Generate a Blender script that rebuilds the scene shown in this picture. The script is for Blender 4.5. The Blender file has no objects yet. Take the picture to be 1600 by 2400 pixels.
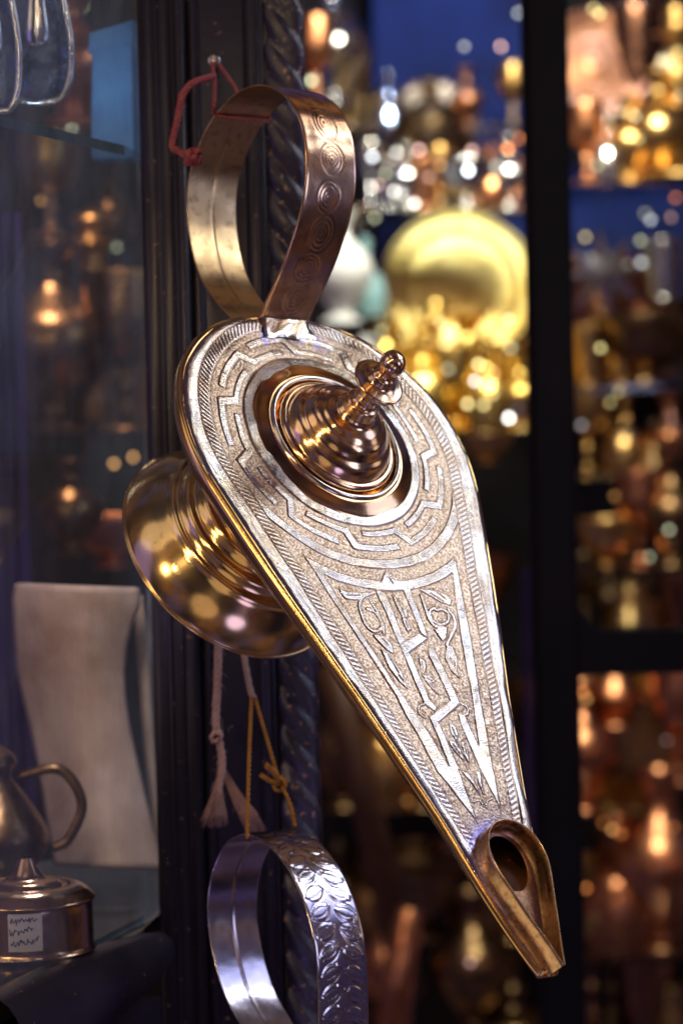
import bpy, math, random
import numpy as np
from mathutils import Vector, Matrix
random.seed(7); rng = np.random.default_rng(11)
PI = math.pi
scene = bpy.context.scene
COL = scene.collection

# ------------------------------------------------------------------ camera frame
FPX = 6000.0                      # focal length in photo pixels (90 mm lens on 36 mm height)
pitch, roll = math.radians(2.2), 0.022
Yc = Vector((0, math.cos(pitch), -math.sin(pitch)))
X0 = Vector((1, 0, 0)); Z0 = Vector((0, math.sin(pitch), math.cos(pitch)))
Xc = math.cos(roll) * X0 - math.sin(roll) * Z0
Zc = math.sin(roll) * X0 + math.cos(roll) * Z0
CAM = Vector((0, 0, 1.5))
def cw(x, y, z):                  # camera axes (right, depth, up) in metres -> world
    return CAM + Xc * x + Yc * y + Zc * z
def at(px, py, d):                # a point of the place, d metres along the view axis
    return cw((px - 800) / FPX * d, d, (1200 - py) / FPX * d)

# ------------------------------------------------------------------ node helpers
def new_mat(name):
    m = bpy.data.materials.new(name); m.use_nodes = True
    nt = m.node_tree; b = nt.nodes['Principled BSDF']
    return m, nt, b
def N(nt, t, **k):
    n = nt.nodes.new(t)
    for a, v in k.items():
        if a.startswith('i_'): n.inputs[a[2:].replace('_', ' ')].default_value = v
        else: setattr(n, a, v)
    return n
def coords(nt, scale=1.0, obj=True):
    tc = N(nt, 'ShaderNodeTexCoord'); mp = N(nt, 'ShaderNodeMapping')
    if not hasattr(scale, '__len__'): scale = (scale,) * 3
    mp.inputs['Scale'].default_value = scale
    nt.links.new(tc.outputs['Object'], mp.inputs['Vector']); return mp.outputs['Vector']
def noise(nt, vec, scale, detail=3, rough=.55):
    n = N(nt, 'ShaderNodeTexNoise'); n.inputs['Scale'].default_value = scale
    n.inputs['Detail'].default_value = detail; n.inputs['Roughness'].default_value = rough
    nt.links.new(vec, n.inputs['Vector']); return n.outputs['Fac']
def ramp(nt, fac, stops):
    r = N(nt, 'ShaderNodeValToRGB'); e = r.color_ramp.elements
    while len(e) < len(stops): e.new(.5)
    for i, (p, c) in enumerate(stops):
        e[i].position = p; e[i].color = c if len(c) == 4 else (*c, 1)
    nt.links.new(fac, r.inputs['Fac']); return r.outputs['Color']
def mix(nt, f, a, b):
    m = N(nt, 'ShaderNodeMix', data_type='RGBA')
    if isinstance(f, (int, float)): m.inputs[0].default_value = f
    else: nt.links.new(f, m.inputs[0])
    for k, v in ((6, a), (7, b)):
        if isinstance(v, tuple): m.inputs[k].default_value = (*v, 1) if len(v) == 3 else v
        else: nt.links.new(v, m.inputs[k])
    return m.outputs[2]
def bump(nt, b, h, strength, dist, prev=None):
    n = N(nt, 'ShaderNodeBump'); n.inputs['Strength'].default_value = strength
    n.inputs['Distance'].default_value = dist
    nt.links.new(h, n.inputs['Height'])
    if prev is not None: nt.links.new(prev, n.inputs['Normal'])
    nt.links.new(n.outputs['Normal'], b.inputs['Normal']); return n.outputs['Normal']

def metal(name, c1, c2, rough=.2, rvar=.12, s=25, bstr=.25, bdist=.0004, dirt=.0, dirtc=(.03, .02, .012), unit=1.0):
    """polished metal with patches of tarnish, smudges and soft dents; unit=.001 for things modelled in mm"""
    m, nt, b = new_mat(name); v = coords(nt, unit)
    f = noise(nt, v, s, 5, .6)
    col = mix(nt, ramp(nt, f, [(.35, (0, 0, 0)), (.7, (1, 1, 1))]), c1, c2)
    if dirt:
        g = noise(nt, v, s * 4.3, 6, .7)
        col = mix(nt, ramp(nt, g, [(.62 - dirt * .3, (0, 0, 0)), (.75, (.8, .8, .8))]), col, dirtc)
    nt.links.new(col, b.inputs['Base Color'])
    b.inputs['Metallic'].default_value = 1
    g2 = noise(nt, v, s * 1.7, 4)
    mr = N(nt, 'ShaderNodeMapRange'); mr.inputs['To Min'].default_value = max(.03, rough - rvar)
    mr.inputs['To Max'].default_value = rough + rvar
    nt.links.new(g2, mr.inputs['Value']); nt.links.new(mr.outputs['Result'], b.inputs['Roughness'])
    n1 = bump(nt, b, noise(nt, v, s * 1.3, 2), bstr, bdist * 8)
    bump(nt, b, noise(nt, v, s * 22, 3), bstr * .35, bdist, n1)
    return m
def paint(name, c1, c2, rough=.35, s=20, bstr=.3, bdist=.0008, chips=0, chipc=(.45, .28, .2), spec=.5):
    m, nt, b = new_mat(name); v = coords(nt)
    f = noise(nt, v, s, 5, .6)
    col = mix(nt, ramp(nt, f, [(.35, (0, 0, 0)), (.7, (1, 1, 1))]), c1, c2)
    if chips:
        g = noise(nt, v, 260, 3, .5); k = ramp(nt, g, [(.73 - chips, (0, 0, 0)), (.76 - chips, (1, 1, 1))])
        col = mix(nt, k, col, chipc)
    nt.links.new(col, b.inputs['Base Color']); b.inputs['Roughness'].default_value = rough
    b.inputs['Specular IOR Level'].default_value = spec
    bump(nt, b, noise(nt, v, s * 8, 4), bstr, bdist)
    return m

M = {}
M['rim'] = metal('brass_rim', (.78, .48, .18), (.82, .56, .26), .2, .06, 40, .12, .0002, unit=.001)
M['hull'] = metal('copper_hull', (.82, .48, .2), (.86, .56, .28), .24, .08, 30, .2, .0003, .3, (.2, .08, .03), unit=.001)
M['foot'] = metal('brass_foot', (.92, .62, .27), (.95, .74, .38), .15, .06, 18, .1, .0003, .12, (.5, .3, .1), unit=.001)
M['lid'] = metal('copper_lid', (.97, .7, .42), (.92, .6, .33), .15, .06, 40, .15, .0002, .2, (.22, .1, .05), unit=.001)
M['ring'] = metal('brass_ring', (.92, .62, .30), (.88, .5, .24), .1, .05, 20, .12, .0003, unit=.001)
M['bead'] = metal('pale_bead', (.86, .82, .72), (.8, .72, .58), .13, .05, 30, .15, .0002, unit=.001)
M['handle_in'] = metal('brass_strip_inner', (.80, .58, .30), (.68, .46, .22), .3, .08, 30, .3, .0003, .35, (.2, .12, .05), unit=.001)
M['handle_out'] = metal('copper_strip_outer', (.9, .62, .4), (.82, .5, .3), .2, .08, 22, .3, .0003, .25, (.22, .1, .06), unit=.001)
M['nozzle'] = metal('brown_brass_strip', (.86, .6, .32), (.7, .45, .22), .28, .08, 60, .25, .0003, .55, (.2, .12, .05), unit=.001)
M['silver_strip'] = metal('pale_strip', (.66, .6, .64), (.5, .44, .5), .19, .06, 30, .25, .0003, unit=.001)
M['gold'] = metal('shop_gold', (.9, .68, .22), (.75, .5, .12), .3, .1, 30, .3, .0006)
M['tray_gold'] = metal('tray_gold', (.92, .76, .36), (.7, .5, .14), .45, .06, 14, .3, .0006)
M['brass'] = metal('shop_brass', (.75, .5, .2), (.5, .3, .1), .3, .1, 30, .3, .0006)
M['silver'] = metal('shop_silver', (.78, .8, .82), (.55, .58, .62), .18, .1, 30, .3, .0006)
M['copper'] = metal('shop_copper', (.75, .35, .18), (.5, .2, .1), .3, .1, 30, .3, .0006)
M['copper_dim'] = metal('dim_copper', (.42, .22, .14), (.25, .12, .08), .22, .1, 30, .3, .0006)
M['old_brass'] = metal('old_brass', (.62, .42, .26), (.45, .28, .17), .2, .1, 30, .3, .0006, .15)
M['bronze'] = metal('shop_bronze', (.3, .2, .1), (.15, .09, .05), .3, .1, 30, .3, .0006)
M['black'] = paint('black_lacquer', (.02, .017, .03), (.035, .03, .045), .32, 14, .35, .0008, .035, (.3, .17, .13))
M['black2'] = paint('black_wood', (.003, .0025, .005), (.006, .005, .008), .6, 10, .3, .001, spec=.2)
M['carved'] = paint('black_carved_wood', (.015, .012, .028), (.035, .028, .065), .33, 45, .6, .0009, .09, (.4, .22, .15), .8)
M['violet'] = paint('violet_lit_side', (.04, .016, .12), (.02, .008, .07), .8, 30)
M['bluebox'] = paint('blue_card', (.07, .24, .5), (.035, .14, .36), .4, 35, .2, .0004)
M['blue_wall'] = paint('blue_felt', (.008, .026, .17), (.002, .007, .05), .85, 4.5)
M['dark_wall'] = paint('dark_felt', (.005, .003, .003), (.01, .005, .003), .85, 3)
M['cream'] = paint('aged_parchment', (.62, .5, .42), (.33, .22, .16), .6, 14, .3, .0008)
M['cream_edge'] = paint('parchment_edge', (.5, .4, .3), (.35, .26, .2), .7, 30)
M['grey_shelf'] = paint('grey_shelf_board', (.2, .18, .17), (.14, .125, .12), .5, 12)
M['brownwood'] = paint('brown_wood', (.12, .05, .025), (.06, .025, .012), .5, 20)
M['white_vase'] = paint('white_glaze', (.75, .78, .8), (.6, .64, .68), .2, 12)
M['teal'] = paint('teal_glaze', (.25, .42, .45), (.15, .3, .35), .25, 12)
M['red_cord'] = paint('red_cord', (.42, .11, .11), (.3, .06, .08), .9, 300, .8, .0006)
M['gold_cord'] = paint('mustard_cord', (.5, .24, .05), (.38, .16, .03), .9, 300, .8, .0006)
M['pink_cord'] = paint('pale_pink_cord', (.6, .38, .34), (.45, .28, .26), .9, 300, .8, .0006)
M['paper'] = paint('white_paper', (.75, .75, .8), (.68, .68, .74), .8, 50)
M['ink'] = paint('blue_ink', (.03, .05, .3), (.02, .03, .2), .7, 50)
M['steel'] = metal('nail_steel', (.5, .48, .5), (.3, .28, .3), .3, .1, 60)
M['engraved_blue'] = metal('blue_engraved', (.1, .16, .3), (.03, .05, .12), .25, .1, 60, .8, .001)

# glass
def glassmat(name, tint, rough=.0, refl=.08):
    m, nt, b = new_mat(name); nt.nodes.remove(b)
    out = nt.nodes['Material Output']
    tr = N(nt, 'ShaderNodeBsdfTransparent'); tr.inputs['Color'].default_value = (*tint, 1)
    gl = N(nt, 'ShaderNodeBsdfGlossy'); gl.inputs['Roughness'].default_value = .04 + rough
    ms = N(nt, 'ShaderNodeMixShader'); ms.inputs[0].default_value = refl
    nt.links.new(tr.outputs[0], ms.inputs[1]); nt.links.new(gl.outputs[0], ms.inputs[2])
    nt.links.new(ms.outputs[0], out.inputs['Surface']); return m
def painted_haze_glass():  # blue-grey diffuse mix paints the haze of reflections onto the pane
    m = glassmat('pane_glass', (.93, .95, .97), refl=.05); nt = m.node_tree; out = nt.nodes['Material Output']
    src = out.inputs['Surface'].links[0].from_socket; v = coords(nt, (6, 6, 2.5))
    df = N(nt, 'ShaderNodeBsdfDiffuse'); df.inputs['Color'].default_value = (.55, .62, .7, 1); ms = N(nt, 'ShaderNodeMixShader')
    k = ramp(nt, noise(nt, v, 9, 5, .65), [(.35, (.05, .05, .05)), (.8, (.17, .17, .17))])
    nt.links.new(k, ms.inputs[0]); nt.links.new(src, ms.inputs[1]); nt.links.new(df.outputs[0], ms.inputs[2]); nt.links.new(ms.outputs[0], out.inputs['Surface'])
    return m
M['glass'] = painted_haze_glass()
M['shelf_glass'] = glassmat('shelf_glass', (.8, .84, .84))
M['glass_edge'] = paint('glass_edge_green', (.03, .09, .09), (.02, .06, .07), .15, 20)

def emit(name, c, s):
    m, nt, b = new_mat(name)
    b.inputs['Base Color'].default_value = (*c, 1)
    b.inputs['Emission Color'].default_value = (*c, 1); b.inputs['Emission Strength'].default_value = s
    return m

# engraved plate metal: reads the masks made with the relief
def plate_mat():
    m, nt, b = new_mat('engraved_plate')
    at_ = N(nt, 'ShaderNodeAttribute', attribute_name='relief'); sp = N(nt, 'ShaderNodeSeparateColor')
    nt.links.new(at_.outputs['Color'], sp.inputs[0]); st, gr, bl = sp.outputs[0], sp.outputs[1], sp.outputs[2]
    v = coords(nt, 1.0)
    big = noise(nt, v, .035, 4)
    smooth = mix(nt, ramp(nt, big, [(.4, (0, 0, 0)), (.62, (1, 1, 1))]), (.78, .73, .64), (.7, .57, .42))
    fine = noise(nt, v, .9, 2)
    stip = mix(nt, ramp(nt, fine, [(.42, (0, 0, 0)), (.58, (1, 1, 1))]), (.42, .25, .13), (.95, .8, .6))
    c = mix(nt, st, smooth, stip)
    c = mix(nt, gr, c, (.3, .13, .06))
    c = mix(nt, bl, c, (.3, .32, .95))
    nt.links.new(c, b.inputs['Base Color']); b.inputs['Metallic'].default_value = 1
    r = N(nt, 'ShaderNodeMath', operation='MULTIPLY_ADD'); nt.links.new(st, r.inputs[0]); r.inputs[1].default_value = .2; r.inputs[2].default_value = .1
    nt.links.new(r.outputs[0], b.inputs['Roughness'])
    v2 = coords(nt, (1, .15, 1))
    n1 = bump(nt, b, noise(nt, v2, 1.6, 4, .7), .12, .25)
    return m
M['plate'] = plate_mat()

# ------------------------------------------------------------------ mesh helpers
def link(name, me, mat, parent=None):
    o = bpy.data.objects.new(name, me); COL.objects.link(o)
    if mat is not None and me is not None: me.materials.append(mat)
    if parent is not None: o.parent = parent
    return o
def mesh(name, verts, faces, mat, parent=None, smooth=True):
    me = bpy.data.meshes.new(name); me.from_pydata([tuple(v) for v in verts], [], faces)
    me.update()
    if smooth: me.polygons.foreach_set('use_smooth', [True] * len(me.polygons))
    return link(name, me, mat, parent)
def empty(name, loc=(0, 0, 0), mat=None):
    o = bpy.data.objects.new(name, None); COL.objects.link(o)
    if mat is not None: o.matrix_world = mat
    else: o.location = loc
    o.empty_display_size = .02
    return o
def tag(o, label=None, cat=None, group=None, kind=None):
    if label: o['label'] = label
    if cat: o['category'] = cat
    if group: o['group'] = group
    if kind: o['kind'] = kind
    return o
class MB:
    def __init__(s): s.v = []; s.f = []
    def add(s, v, f):
        k = len(s.v); s.v += [tuple(p) for p in v]; s.f += [tuple(i + k for i in q) for q in f]; return s
    def box(s, c, d):
        c = Vector(c); d = Vector(d) / 2
        v = [c + Vector((x * d.x, y * d.y, z * d.z)) for x in (-1, 1) for y in (-1, 1) for z in (-1, 1)]
        return s.add(v, [(0, 1, 3, 2), (4, 6, 7, 5), (0, 4, 5, 1), (2, 3, 7, 6), (0, 2, 6, 4), (1, 5, 7, 3)])
    def lathe(s, prof, seg=48, shear=None):
        v = []; f = []; n = len(prof)
        for r, z in prof:
            sx = sy = 0
            if shear: sx, sy = shear(z)
            for k in range(seg):
                a = 2 * PI * k / seg; v.append((r * math.cos(a) + sx, r * math.sin(a) + sy, z))
        for i in range(n - 1):
            for k in range(seg):
                a, b = i * seg + k, i * seg + (k + 1) % seg
                f.append((a, b, b + seg, a + seg))
        return s.add(v, f)
    def tube(s, pts, r, seg=10, closed=False, up=None):
        pts = [Vector(p) for p in pts]; n = len(pts); v = []; f = []
        rr = r if hasattr(r, '__len__') else [r] * n
        t0 = None; nrm = None
        for i in range(n):
            a = pts[i - 1] if (i or closed) else pts[i]; b = pts[(i + 1) % n] if (i < n - 1 or closed) else pts[i]
            t = (b - a).normalized()
            if nrm is None:
                u = Vector(up) if up else (Vector((0, 0, 1)) if abs(t.z) < .9 else Vector((1, 0, 0)))
                nrm = (u - t * u.dot(t)).normalized()
            else: nrm = (nrm - t * nrm.dot(t)).normalized()
            bn = t.cross(nrm)
            for k in range(seg):
                an = 2 * PI * k / seg; v.append(pts[i] + (nrm * math.cos(an) + bn * math.sin(an)) * rr[i])
        m = n if closed else n - 1
        for i in range(m):
            for k in range(seg):
                a, b = i * seg + k, i * seg + (k + 1) % seg; c, d = ((i + 1) % n) * seg + (k + 1) % seg, ((i + 1) % n) * seg + k
                f.append((a, b, c, d))
        if not closed: f.append(tuple(range(seg))[::-1]); f.append(tuple((n - 1) * seg + k for k in range(seg)))
        return s.add(v, f)
    def build(s, name, mat, parent=None, smooth=True):
        return mesh(name, s.v, s.f, mat, parent, smooth)
def catmull(P, n=8, closed=False):
    P = [np.array(p, float) for p in P]; out = []; m = len(P)
    rng_ = range(m) if closed else range(m - 1)
    for i in rng_:
        p1, p2 = P[i], P[(i + 1) % m]
        p0 = P[i - 1] if (i or closed) else 2 * p1 - p2
        p3 = P[(i + 2) % m] if (i + 2 < m or closed) else 2 * p2 - p1
        for k in range(n):
            t = k / n
            out.append(.5 * ((2 * p1) + (-p0 + p2) * t + (2 * p0 - 5 * p1 + 4 * p2 - p3) * t * t + (-p0 + 3 * p1 - 3 * p2 + p3) * t ** 3))
    if not closed: out.append(P[-1])
    return np.array(out)
def resample(P, step):
    P = np.asarray(P); d = np.r_[0, np.cumsum(np.linalg.norm(np.diff(P, axis=0), axis=1))]
    n = max(2, int(d[-1] / step) + 1); s = np.linspace(0, d[-1], n)
    return np.stack([np.interp(s, d, P[:, k]) for k in range(P.shape[1])], 1), s
def cord(name, pts, r, mat, parent=None, strands=2, pitch=.006, fuzz=0):
    """twisted cord: strands wound round each other along a path"""
    P, s = resample(catmull(pts, 8), r * .8); mb = MB()
    T = np.gradient(P, axis=0); T /= np.linalg.norm(T, axis=1)[:, None]
    nn = np.cross(T, [0.3, .9, .1]); nn /= np.linalg.norm(nn, axis=1)[:, None]; bb = np.cross(T, nn)
    for k in range(strands):
        a = 2 * PI * (s / pitch + k / strands)
        Q = P + (nn * np.cos(a)[:, None] + bb * np.sin(a)[:, None]) * r * .5
        mb.tube([tuple(q) for q in Q], r * .58, 6)
    for k in range(fuzz):
        i = random.randrange(len(P)); d = Vector((random.uniform(-1, 1), random.uniform(-1, 1), random.uniform(-1, 1))).normalized()
        p = Vector(P[i]); mb.tube([p, p + d * r * 1.5, p + d * r * 2.2 + Vector((0, 0, -r))], r * .06, 3)
    return mb.build(name, mat, parent)

# ------------------------------------------------------------------ the oil lamp: frame in mm
T3 = np.array([0.3343, -0.4481, -0.8291]); V3 = np.array([0.7842, 0.6202, -0.019]); N3 = np.array([0.5227, -0.6439, 0.5587])
T3 /= np.linalg.norm(T3); N3 -= T3 * (N3 @ T3); N3 /= np.linalg.norm(N3); V3 = np.cross(N3, T3)
def c2w_dir(d): return Xc * float(d[0]) + Yc * float(d[1]) + Zc * float(d[2])
def lamp_matrix(px, py, d):
    o = at(px, py, d); a, b, c = c2w_dir(T3), c2w_dir(V3), c2w_dir(N3)
    m = Matrix(((a.x, b.x, c.x, o.x), (a.y, b.y, c.y, o.y), (a.z, b.z, c.z, o.z), (0, 0, 0, 1)))
    return m @ Matrix.Scale(.001, 4)
LM = lamp_matrix(780.8, 1033.1, 1.4)
lamp = empty('oil_lamp', mat=LM)
tag(lamp, 'large brass oil lamp with engraved teardrop top and long pointed spout, hung by red cord', 'oil lamp', 'oil lamps hanging on the black pillar')

HO = [(-86, 0), (-85, 15), (-81.5, 35), (-76.5, 49), (-66.5, 64), (-54, 76.5), (-40, 85.5), (-21, 92.5), (0, 95.3), (20, 94), (41, 88.8), (75, 79.2), (100, 71.6), (125, 63.3), (147, 56), (168, 49), (206, 37.5), (235, 29.2), (258, 24), (275, 20), (295, 14.5), (310, 9.5), (320, 5.5)]
half = catmull(HO, 5)
full_outline = np.concatenate([half, half[::-1][:-1] * [1, -1]])   # closed loop, from the back round to the spout and home
OUT = full_outline
def sd_poly(px, py, poly):
    """signed distance, negative inside"""
    d2 = np.full(px.shape, 1e9); ins = np.zeros(px.shape, bool); n = len(poly)
    for i in range(n):
        x1, y1 = poly[i]; x2, y2 = poly[(i + 1) % n]; ex, ey = x2 - x1, y2 - y1
        t = np.clip(((px - x1) * ex + (py - y1) * ey) / (ex * ex + ey * ey + 1e-12), 0, 1)
        d2 = np.minimum(d2, (px - x1 - t * ex) ** 2 + (py - y1 - t * ey) ** 2)
        if y1 != y2:
            c = ((y1 > py) != (y2 > py)) & (px < (x2 - x1) * (py - y1) / (y2 - y1) + x1); ins ^= c
    d = np.sqrt(d2); return np.where(ins, -d, d)
def sd_line(px, py, pts, hw):
    d2 = np.full(px.shape, 1e9)
    for i in range(len(pts) - 1):
        x1, y1 = pts[i]; x2, y2 = pts[i + 1]; ex, ey = x2 - x1, y2 - y1
        t = np.clip(((px - x1) * ex + (py - y1) * ey) / (ex * ex + ey * ey + 1e-12), 0, 1)
        d2 = np.minimum(d2, (px - x1 - t * ex) ** 2 + (py - y1 - t * ey) ** 2)
    return np.sqrt(d2) - hw
def sstep(a, b, x):
    t = np.clip((x - a) / (b - a), 0, 1); return t * t * (3 - 2 * t)

POLY = [
 [(95.6,-36.3),(97.7,-32.6),(98.5,-23.9),(98.1,-12.7),(101.1,-22.2),(102.3,-28.3),(101.9,-33.5),(100.2,-35.5)],
 [(124.5,-26.5),(125.4,-20.1),(130.4,-16.8),(136.2,-18.5),(133.7,-21.9),(129.5,-24.6)],
 [(133.6,-25.5),(136.1,-22.1),(147.7,-18.1),(156.7,-17.6),(152.6,-21.2),(144.3,-24.8)],
 [(96.4,17.1),(96.8,24.5),(99.4,34.8),(102.9,37.1),(106.4,34.5),(104.6,29.6),(101.2,24.5)],
 [(121.6,16.9),(121.7,25.4),(126.8,22.6),(128.4,19.5)],
 [(131.0,21.1),(131.9,24.5),(139.5,24.3),(146.9,20.3),(151.9,19.9),(146.9,16.6),(139.3,16.3)],
 [(99.4,-2.1),(103.7,-0.3),(108.8,3.0),(113.9,1.7),(113.0,-1.7),(106.2,-2.4)],
 [(113.0,-1.7),(115.6,0.9),(121.0,0.8),(122.3,-2.1),(117.2,-2.6)],
 [(138.2,-1.9),(140.7,1.6),(144.8,0.2),(148.9,-4.0),(143.9,-2.6)],
 [(149.3,-4.6),(149.8,0.3),(153.2,2.4),(153.9,-0.7),(151.4,-3.2)],
 [(152.2,-3.6),(155.6,0.4),(161.3,1.0),(158.0,-1.2)],
 [(177.8,0.6),(180.7,3.1),(185.2,3.0),(189.1,0.5),(184.5,-1.2)],
 [(188.9,-4.6),(189.6,-1.0),(194.2,0.7),(200.9,0.8),(195.7,-2.6),(191.1,-5.0)],
 [(189.8,4.1),(190.4,5.7),(195.5,5.3),(201.6,3.1),(195.9,2.5)],
 [(206.2,-4.3),(207.5,-1.0),(212.5,0.4),(220.3,1.2),(214.7,-0.6),(209.6,-3.3)],
 [(206.7,5.2),(207.4,8.1),(214.5,5.3),(220.5,3.8),(213.8,3.7)],
 [(91.0,-5.9),(85.5,-0.9),(87.6,1.6),(93.1,6.7),(95.8,1.7)],
 # lattice of the spout: strips and the two slanting cross bars
 [(96,-12.4),(97.5,-5.8),(124.5,-6.6),(131.5,-5.0),(131.0,-11.8),(120,-12.2)],
 [(95,6.2),(123.6,6.2),(127.3,10.6),(96,11.8)],
 [(131.3,-12.2),(123.6,4.7),(127.5,9.6),(136.0,-7.8)],
 [(133,-12.2),(166.5,-11.2),(171.5,-5.5),(168.5,-2.6),(164,-6.1),(135.6,-6.2)],
 [(136.6,5.6),(132.0,7.5),(132.5,12.0),(167,13.5),(166,7.2)],
 [(174.0,-11.3),(165.2,7.1),(167.1,13.7),(177.8,-6.2)],
 [(173.2,-11.5),(206,-11.5),(206,-5.2),(178.2,-6.2)],
 [(174.0,14.2),(206,15),(206,8.6),(179.5,7.8),(171.5,8.6)],
 # long side bands
 [(74.5,-52.2),(96,-46.2),(130,-36),(160,-27.5),(206,-20.6),(237,-7.2),(205,-6),(203,-11.5),(175,-17.5),(150,-26),(110,-37.2),(84.5,-43.8)],
 [(74.5,53.2),(96,48.2),(130,39),(160,30.4),(192,22),(233,10.8),(204,8.4),(192,14.5),(164,22.8),(147,26.8),(105,39.2),(84,46.4)],
 ]
STROKE = [([(101.1,-23.2),(106.1,-27.6),(112.0,-28.8),(117.8,-28.6),(122.0,-25.9),(121.6,-21.2),(117.9,-17.7),(112.9,-18.2),(109.5,-20.4),(108.6,-23.7)], .95),
 ([(102.8,-18.4),(110.4,-17.1),(118.8,-17.2),(123.7,-19.4)], .9),
 ([(108.0,23.2),(110.6,18.2),(115.7,17.8),(118.7,22.1),(116.6,28.3),(111.5,30.7),(108.9,27.6),(109.8,23.4)], .95),
 ([(100.3,17.2),(108.9,16.2),(115.7,15.9),(120.0,18.7),(120.9,24.9)], .9),
 ([(108.9,32.4),(114.1,33.8),(120.1,31.9),(126.0,26.3),(131.0,21.1)], 1.0),
 ([(224.4,-5.2),(223.5,-0.9),(226.9,0.7)], .6), ([(222.9,8.4),(224.4,4.5),(228.1,2.0)], .6),
 ([(166.6,-11.0),(167.6,-14.7),(171.5,-16.5),(174.4,-13.9)], .7), ([(166.8,13.6),(169.2,17.0),(173.2,15.8),(173.7,13.0)], .7),
 ([(200,.6),(212,1),(226,2)], .45), ([(189,.8),(196,2),(203,3)], .4)]
# engraved lines on raised bands (veins, cuts)
CUTS = [[(131.3,-12.2),(123.6,4.7)], [(136.0,-7.8),(127.5,9.6)], [(174.0,-11.3),(165.2,7.1)], [(177.8,-6.2),(167.1,13.7)],
 [(126,-16),(131,-11)], [(127,-22),(131,-19.5)], [(137,-22.5),(148,-20)], [(149,-20.5),(153,-18.6)], [(139,19.5),(143,19.8)], [(141,21.2),(145,20)],
 [(103,0),(109,.8)], [(108,.6),(113,.4)], [(116,-.5),(120,-.8)], [(141,-.6),(147,-2.6)], [(151,-1.8),(153,.6)], [(154,-1.5),(159,0)],
 [(181,.9),(187,1.2)], [(97,28),(102,33)], [(99,24),(104,31)], [(99.5,-33),(99.8,-24)], [(191,-3),(197,-.8)], [(191,5),(197,4.2)],
 [(88,-.6),(93,1)], [(86,-1),(91,4)], [(169,-15),(172,-12.5)], [(170,15),(172,12.5)]]
# key pattern round the lid: each unit runs on an inner arc, steps out and runs on an outer arc
pitchA = 32.73
for k in range(11):
    s = math.radians(-79.5 + pitchA * k); st = math.radians(3.6)
    def arc(r, a0, a1, n=7): return [(r * math.cos(a), r * math.sin(a)) for a in np.linspace(a0, a1, n)]
    jit = random.uniform(-.3, .3)
    a_in0, a_out1 = s - math.radians(25), s + math.radians(27)
    POLY.append(arc(63.3 + jit, a_in0, s - st) + arc(72.8, s + st * .3, a_out1) + arc(68.2, a_out1, s + st * 1.2) + arc(58.9, s - st * .1, a_in0))

def tang_s(u, v):
    """distance inward from the hatch band's outer line and the run along it"""
    ang = np.abs(np.arctan2(v, u)); th = math.atan2(.963, .27)
    circ = ang > th
    D = np.where(circ, 84.7 - np.hypot(u, v), 84.6 - (.963 * np.abs(v) + .27 * u))
    s = np.where(circ, 84.7 * (PI - ang), 84.7 * (PI - th) + (u * .963 - np.abs(v) * .27))
    return D, s
def wav(u, v, seed, amp, l0, l1, n=16):
    r = np.random.default_rng(seed); h = np.zeros_like(u)
    for i in range(n):
        l = l0 * (l1 / l0) ** r.random(); a = r.random() * 2 * PI; p = r.random() * 2 * PI
        h += amp * l / (2 * PI) * np.sin((u * math.cos(a) + v * math.sin(a)) * 2 * PI / l + p)
    return h / math.sqrt(n / 2)

def grid_sheet(step, keep_holes=True):
    us = np.arange(-92, 326, step); vs = np.arange(-99, 99 + step, step)
    U, Vv = np.meshgrid(us, vs, indexing='ij'); shp = U.shape
    u = U.ravel(); v = Vv.ravel()
    D = -sd_poly_fast(u, v)
    if keep_holes:
        hole1 = np.hypot(u, v) - 38.5
        hole2 = (np.hypot((u - 259.5) / 15.6, (v - 1.5) / 11.4) - 1) * 11
    else: hole1 = hole2 = np.full(u.shape, 9.)
    inside = (D > 0) & (hole1 > 0) & (hole2 > 0)
    I = inside.reshape(shp); cell = I[:-1, :-1] | I[1:, :-1] | I[:-1, 1:] | I[1:, 1:]
    # pull outside corners of border cells onto the line
    Dg = D.reshape(shp); gu, gv = np.gradient(Dg, step); gu = gu.ravel(); gv = gv.ravel()
    near = (~inside) & (D <= 0) & (D > -2.2 * step)
    u = np.where(near, u - gu * D, u); v = np.where(near, v - gv * D, v)
    if keep_holes:
        h1 = (~inside) & (hole1 <= 0); r = np.hypot(u, v) + 1e-9
        u, v = np.where(h1 & (hole1 > -2 * step), u / r * 38.5, u), np.where(h1 & (hole1 > -2 * step), v / r * 38.5, v)
        q = np.hypot((u - 259.5) / 15.6, (v - 1.5) / 11.4) + 1e-9; h2 = (~inside) & (hole2 <= 0) & (q > .75)
        u, v = np.where(h2, 259.5 + (u - 259.5) / q, u), np.where(h2, 1.5 + (v - 1.5) / q, v)
    idx = np.arange(u.size).reshape(shp)
    c = cell; F = np.stack([idx[:-1, :-1][c], idx[1:, :-1][c], idx[1:, 1:][c], idx[:-1, 1:][c]], 1)
    used = np.unique(F); remap = np.full(u.size, -1); remap[used] = np.arange(used.size)
    return u[used], v[used], np.clip(D[used], 0, None), remap[F]
def sd_poly_fast(u, v):
    out = np.empty(u.size); ch = 60000
    for i in range(0, u.size, ch): out[i:i + ch] = sd_poly(u[i:i + ch], v[i:i + ch], OUT)
    return out
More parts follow.
